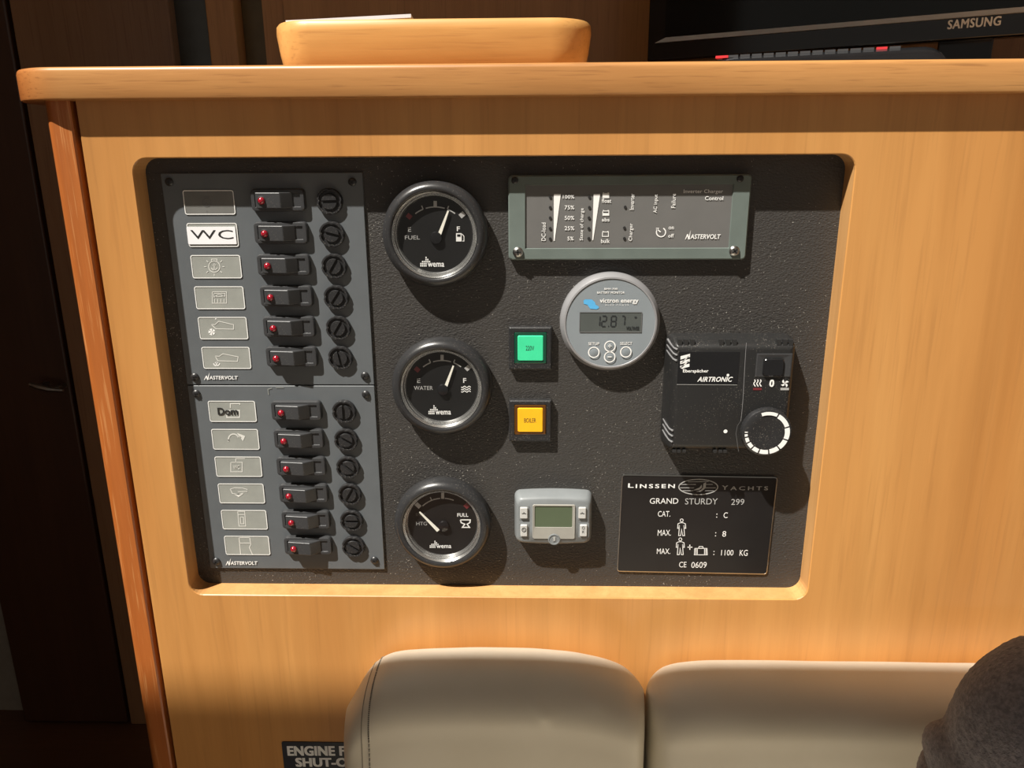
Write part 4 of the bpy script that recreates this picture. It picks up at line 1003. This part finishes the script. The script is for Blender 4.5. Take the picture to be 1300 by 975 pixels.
# --- leather cushions
def cushion(name, label, outline, yc, T, zbot, seamu, grp=None, ridges=()):
    """outline: pixels along the top silhouette from left to right on the plane y = yc"""
    P = [at(a, b, yc) for a, b in outline]
    x0, x1 = P[0][0], P[-1][0]
    def top(x):
        for (a, b), (c, d) in zip(P, P[1:]):
            if a <= x <= c:
                t = (x-a)/(c-a+1e-9); return b+(d-b)*t
        return P[0][1] if x < x0 else P[-1][1]
    NU, NV = 170, 110
    RG = [[Vector(at(a, b, yc-T-.008)) for a, b in line] for line in ridges]
    us = []
    for k in range(NU+1):
        t = k/NU; us.append(.5-.5*math.cos(math.pi*t)*abs(math.cos(math.pi*t))**-.25 if abs(math.cos(math.pi*t)) > 1e-6 else .5)
    def S(u, v, off=0.0):
        x = x0+(x1-x0)*u
        # smooth the outline
        zt_ = sum(top(min(max(x+q*.006, x0), x1)) for q in (-1, -.5, 0, .5, 1))/5
        e = abs(2*u-1); th = T*(max(0, 1-e**26))**.5*.9+T*.1
        R_ = .030
        ztop = zt_
        # v 0..1 : back bottom, over the top, front bottom
        if v < .25: y = yc+th; z = zbot+(ztop-R_-zbot)*(v/.25)
        elif v < .60:
            a = math.pi*(v-.25)/.35; cc = math.cos(a)
            cc = math.copysign(abs(cc)**.8, cc)
            y = yc+th*cc; z = ztop-R_+R_*math.sin(a)**.75
        else:
            t = (v-.60)/.40; y = yc-th-.012*math.sin(min(1, t*1.6)*math.pi/2)*(th/T); z = ztop-R_+(zbot-(ztop-R_))*t
        wob = .0016*noise.noise(Vector((x*14, v*7, 3.1)))*(1 if v > .3 else 0)
        rg = 0
        if v > .4:
            q = Vector((x, z))
            for line in RG:
                for a, b in zip(line, line[1:]):
                    t = max(0, min(1, (q-a).dot(b-a)/((b-a).length_squared+1e-12))); d2 = (q-a.lerp(b, t)).length
                    rg = max(rg, math.exp(-(d2/.0035)**2))
        return Vector((x, y-wob-off-rg*.0011, z+off*.5))
    m = MB(); vs = []
    for k in range(NU+1):
        for j in range(NV+1): vs.append(tuple(S(us[k], j/NV)))
    fs = [(k*(NV+1)+j, (k+1)*(NV+1)+j, (k+1)*(NV+1)+j+1, k*(NV+1)+j+1) for k in range(NU) for j in range(NV)]
    fs.append(tuple(range(NV, -1, -1))); fs.append(tuple(NU*(NV+1)+j for j in range(NV+1)))
    m.add(vs, fs)
    root = thing(name, label, 'cushion', ((x0+x1)/2, yc, zbot), grp)
    m.build('cushion_body', M['leather'], root, smooth=True)
    for u in seamu:
        # piping seam and the stitches beside it
        mm = MB(); ring = []
        for j in range(28, 200):
            v = .25+.60*j/200; p = S(u, v); q = S(u, v+.004); d_ = (q-p).normalized(); side = Vector((1, 0, 0)); nn_ = d_.cross(side).normalized()
            ring.append([tuple(p+side*(.0004*math.cos(a))+nn_*(.0004*math.sin(a))) for a in [2*math.pi*i/5 for i in range(5)]])
        mm.loft(ring, True, True); mm.build('seam', M['seam'], root, smooth=True)
        mm = MB()
        for j in range(0, 90):
            v = .30+.45*j/90; p = S(u+.024, v, .0004); q = S(u+.024, v+.0027, .0004); d_ = q-p; side = Vector((.0004, 0, 0)); nn_ = d_.normalized().cross(Vector((1, 0, 0)))*.0004
            vv = [p-side-nn_, p+side-nn_, p+side+nn_, p-side+nn_, q-side-nn_, q+side-nn_, q+side+nn_, q-side+nn_]
            mm.add([tuple(a) for a in vv], [(3,2,1,0),(4,5,6,7),(0,1,5,4),(1,2,6,5),(2,3,7,6),(3,0,4,7)])
        o = mm.build('stitching', M['thread'], root); o['kind'] = 'stuff'
    return root, S
YC = -.050
cushion('back_cushion', 'cream leather back cushion at left, seamed and stitched down its left side', 
        [(441, 905), (452, 880), (465, 862), (480, 850), (500, 844), (540, 841), (600, 839.5), (680, 841), (730, 845), (770, 853), (800, 864), (817, 879)], YC, .034, -.62, (.085,), None, [[(572, 848), (578, 866), (598, 880), (630, 888), (665, 884), (700, 872)], [(692, 924), (679, 910), (680, 899), (702, 895), (738, 903), (762, 916)], [(765, 862), (798, 878), (820, 905)]])
cushion('back_cushion', 'cream leather back cushion at right, behind the grey fleece',
        [(822, 880), (838, 868), (860, 861), (900, 857.5), (1000, 857), (1100, 858.5), (1250, 861), (1420, 864), (1500, 885)], YC, .034, -.62, (), None, [[(850, 868), (880, 884), (910, 888), (990, 884)]])
seat = MB().rrp(at(400, 990, YC)[0]-.02, .75, -.70, -.62, .02, [(0, -.03), (0, -.60), (.02, -.62)], True, True, 5).build('seat_cushion', M['leather'], None, smooth=True)
tag(seat, 'cream leather bench seat under the back cushions, below the picture edge', 'bench seat')
sb = MB().box(at(400, 990, YC)[0], .74, -.58, -.05, FL, -.70).build('bench_base', M['darkwood'], None)
tag(sb, 'dark wooden base below the bench seat', 'bench base')

# --- grey fleece
def fleece_bundle():
    bm = bmesh.new()
    def blob(pxx, pyy, Y, rx, ry, rz):
        x, z = at(pxx, pyy, Y)
        r_ = bmesh.ops.create_icosphere(bm, subdivisions=5, radius=1.0)
        for v in r_['verts']: v.co = Vector((x+v.co.x*rx, Y+v.co.y*ry, z+v.co.z*rz))
    blob(1365, 960, -.165, .064, .05, .066); blob(1305, 985, -.165, .036, .042, .042); blob(1218, 975, -.162, .0125, .03, .019); blob(1360, 1100, -.17, .090, .055, .07); blob(1255, 1020, -.162, .03, .042, .04)
    me = bpy.data.meshes.new('f'); bm.to_mesh(me); bm.free()
    o = bpy.data.objects.new('f', me); COL.objects.link(o)
    mo = o.modifiers.new('r', 'REMESH'); mo.mode = 'VOXEL'; mo.voxel_size = .0016
    ms = o.modifiers.new('s', 'SMOOTH'); ms.iterations = 8
    bpy.context.view_layer.update()
    me2 = bpy.data.meshes.new_from_object(o.evaluated_get(bpy.context.evaluated_depsgraph_get()))
    bpy.data.objects.remove(o)
    me2.update()
    co = [v.co.copy() for v in me2.vertices]; no = [v.normal.copy() for v in me2.vertices]
    xs = [c.x for c in co]; zs = [c.z for c in co]; ys = [c.y for c in co]
    c0 = Vector(((min(xs)+max(xs))/2, (min(ys)+max(ys))/2, (min(zs)+max(zs))/2))
    for v, c, n_ in zip(me2.vertices, co, no):
        d_ = .0035*noise.noise(c*16)+.0006*noise.noise(c*60)-.0016*max(0, 1-abs(noise.noise(Vector((c.x*20, c.y*20, c.z*9))))*9)+.0005*noise.noise(c*420)
        v.co = c+n_*d_-c0
    me2.materials.clear(); me2.materials.append(M['fleece']); me2.polygons.foreach_set('use_smooth', [True]*len(me2.polygons))
    ob = bpy.data.objects.new('fleece_jacket', me2); COL.objects.link(ob); ob.location = c0
    tag(ob, 'bundled grey fleece garment lying against the right cream cushion in the lower right corner', 'jacket')
fleece_bundle()
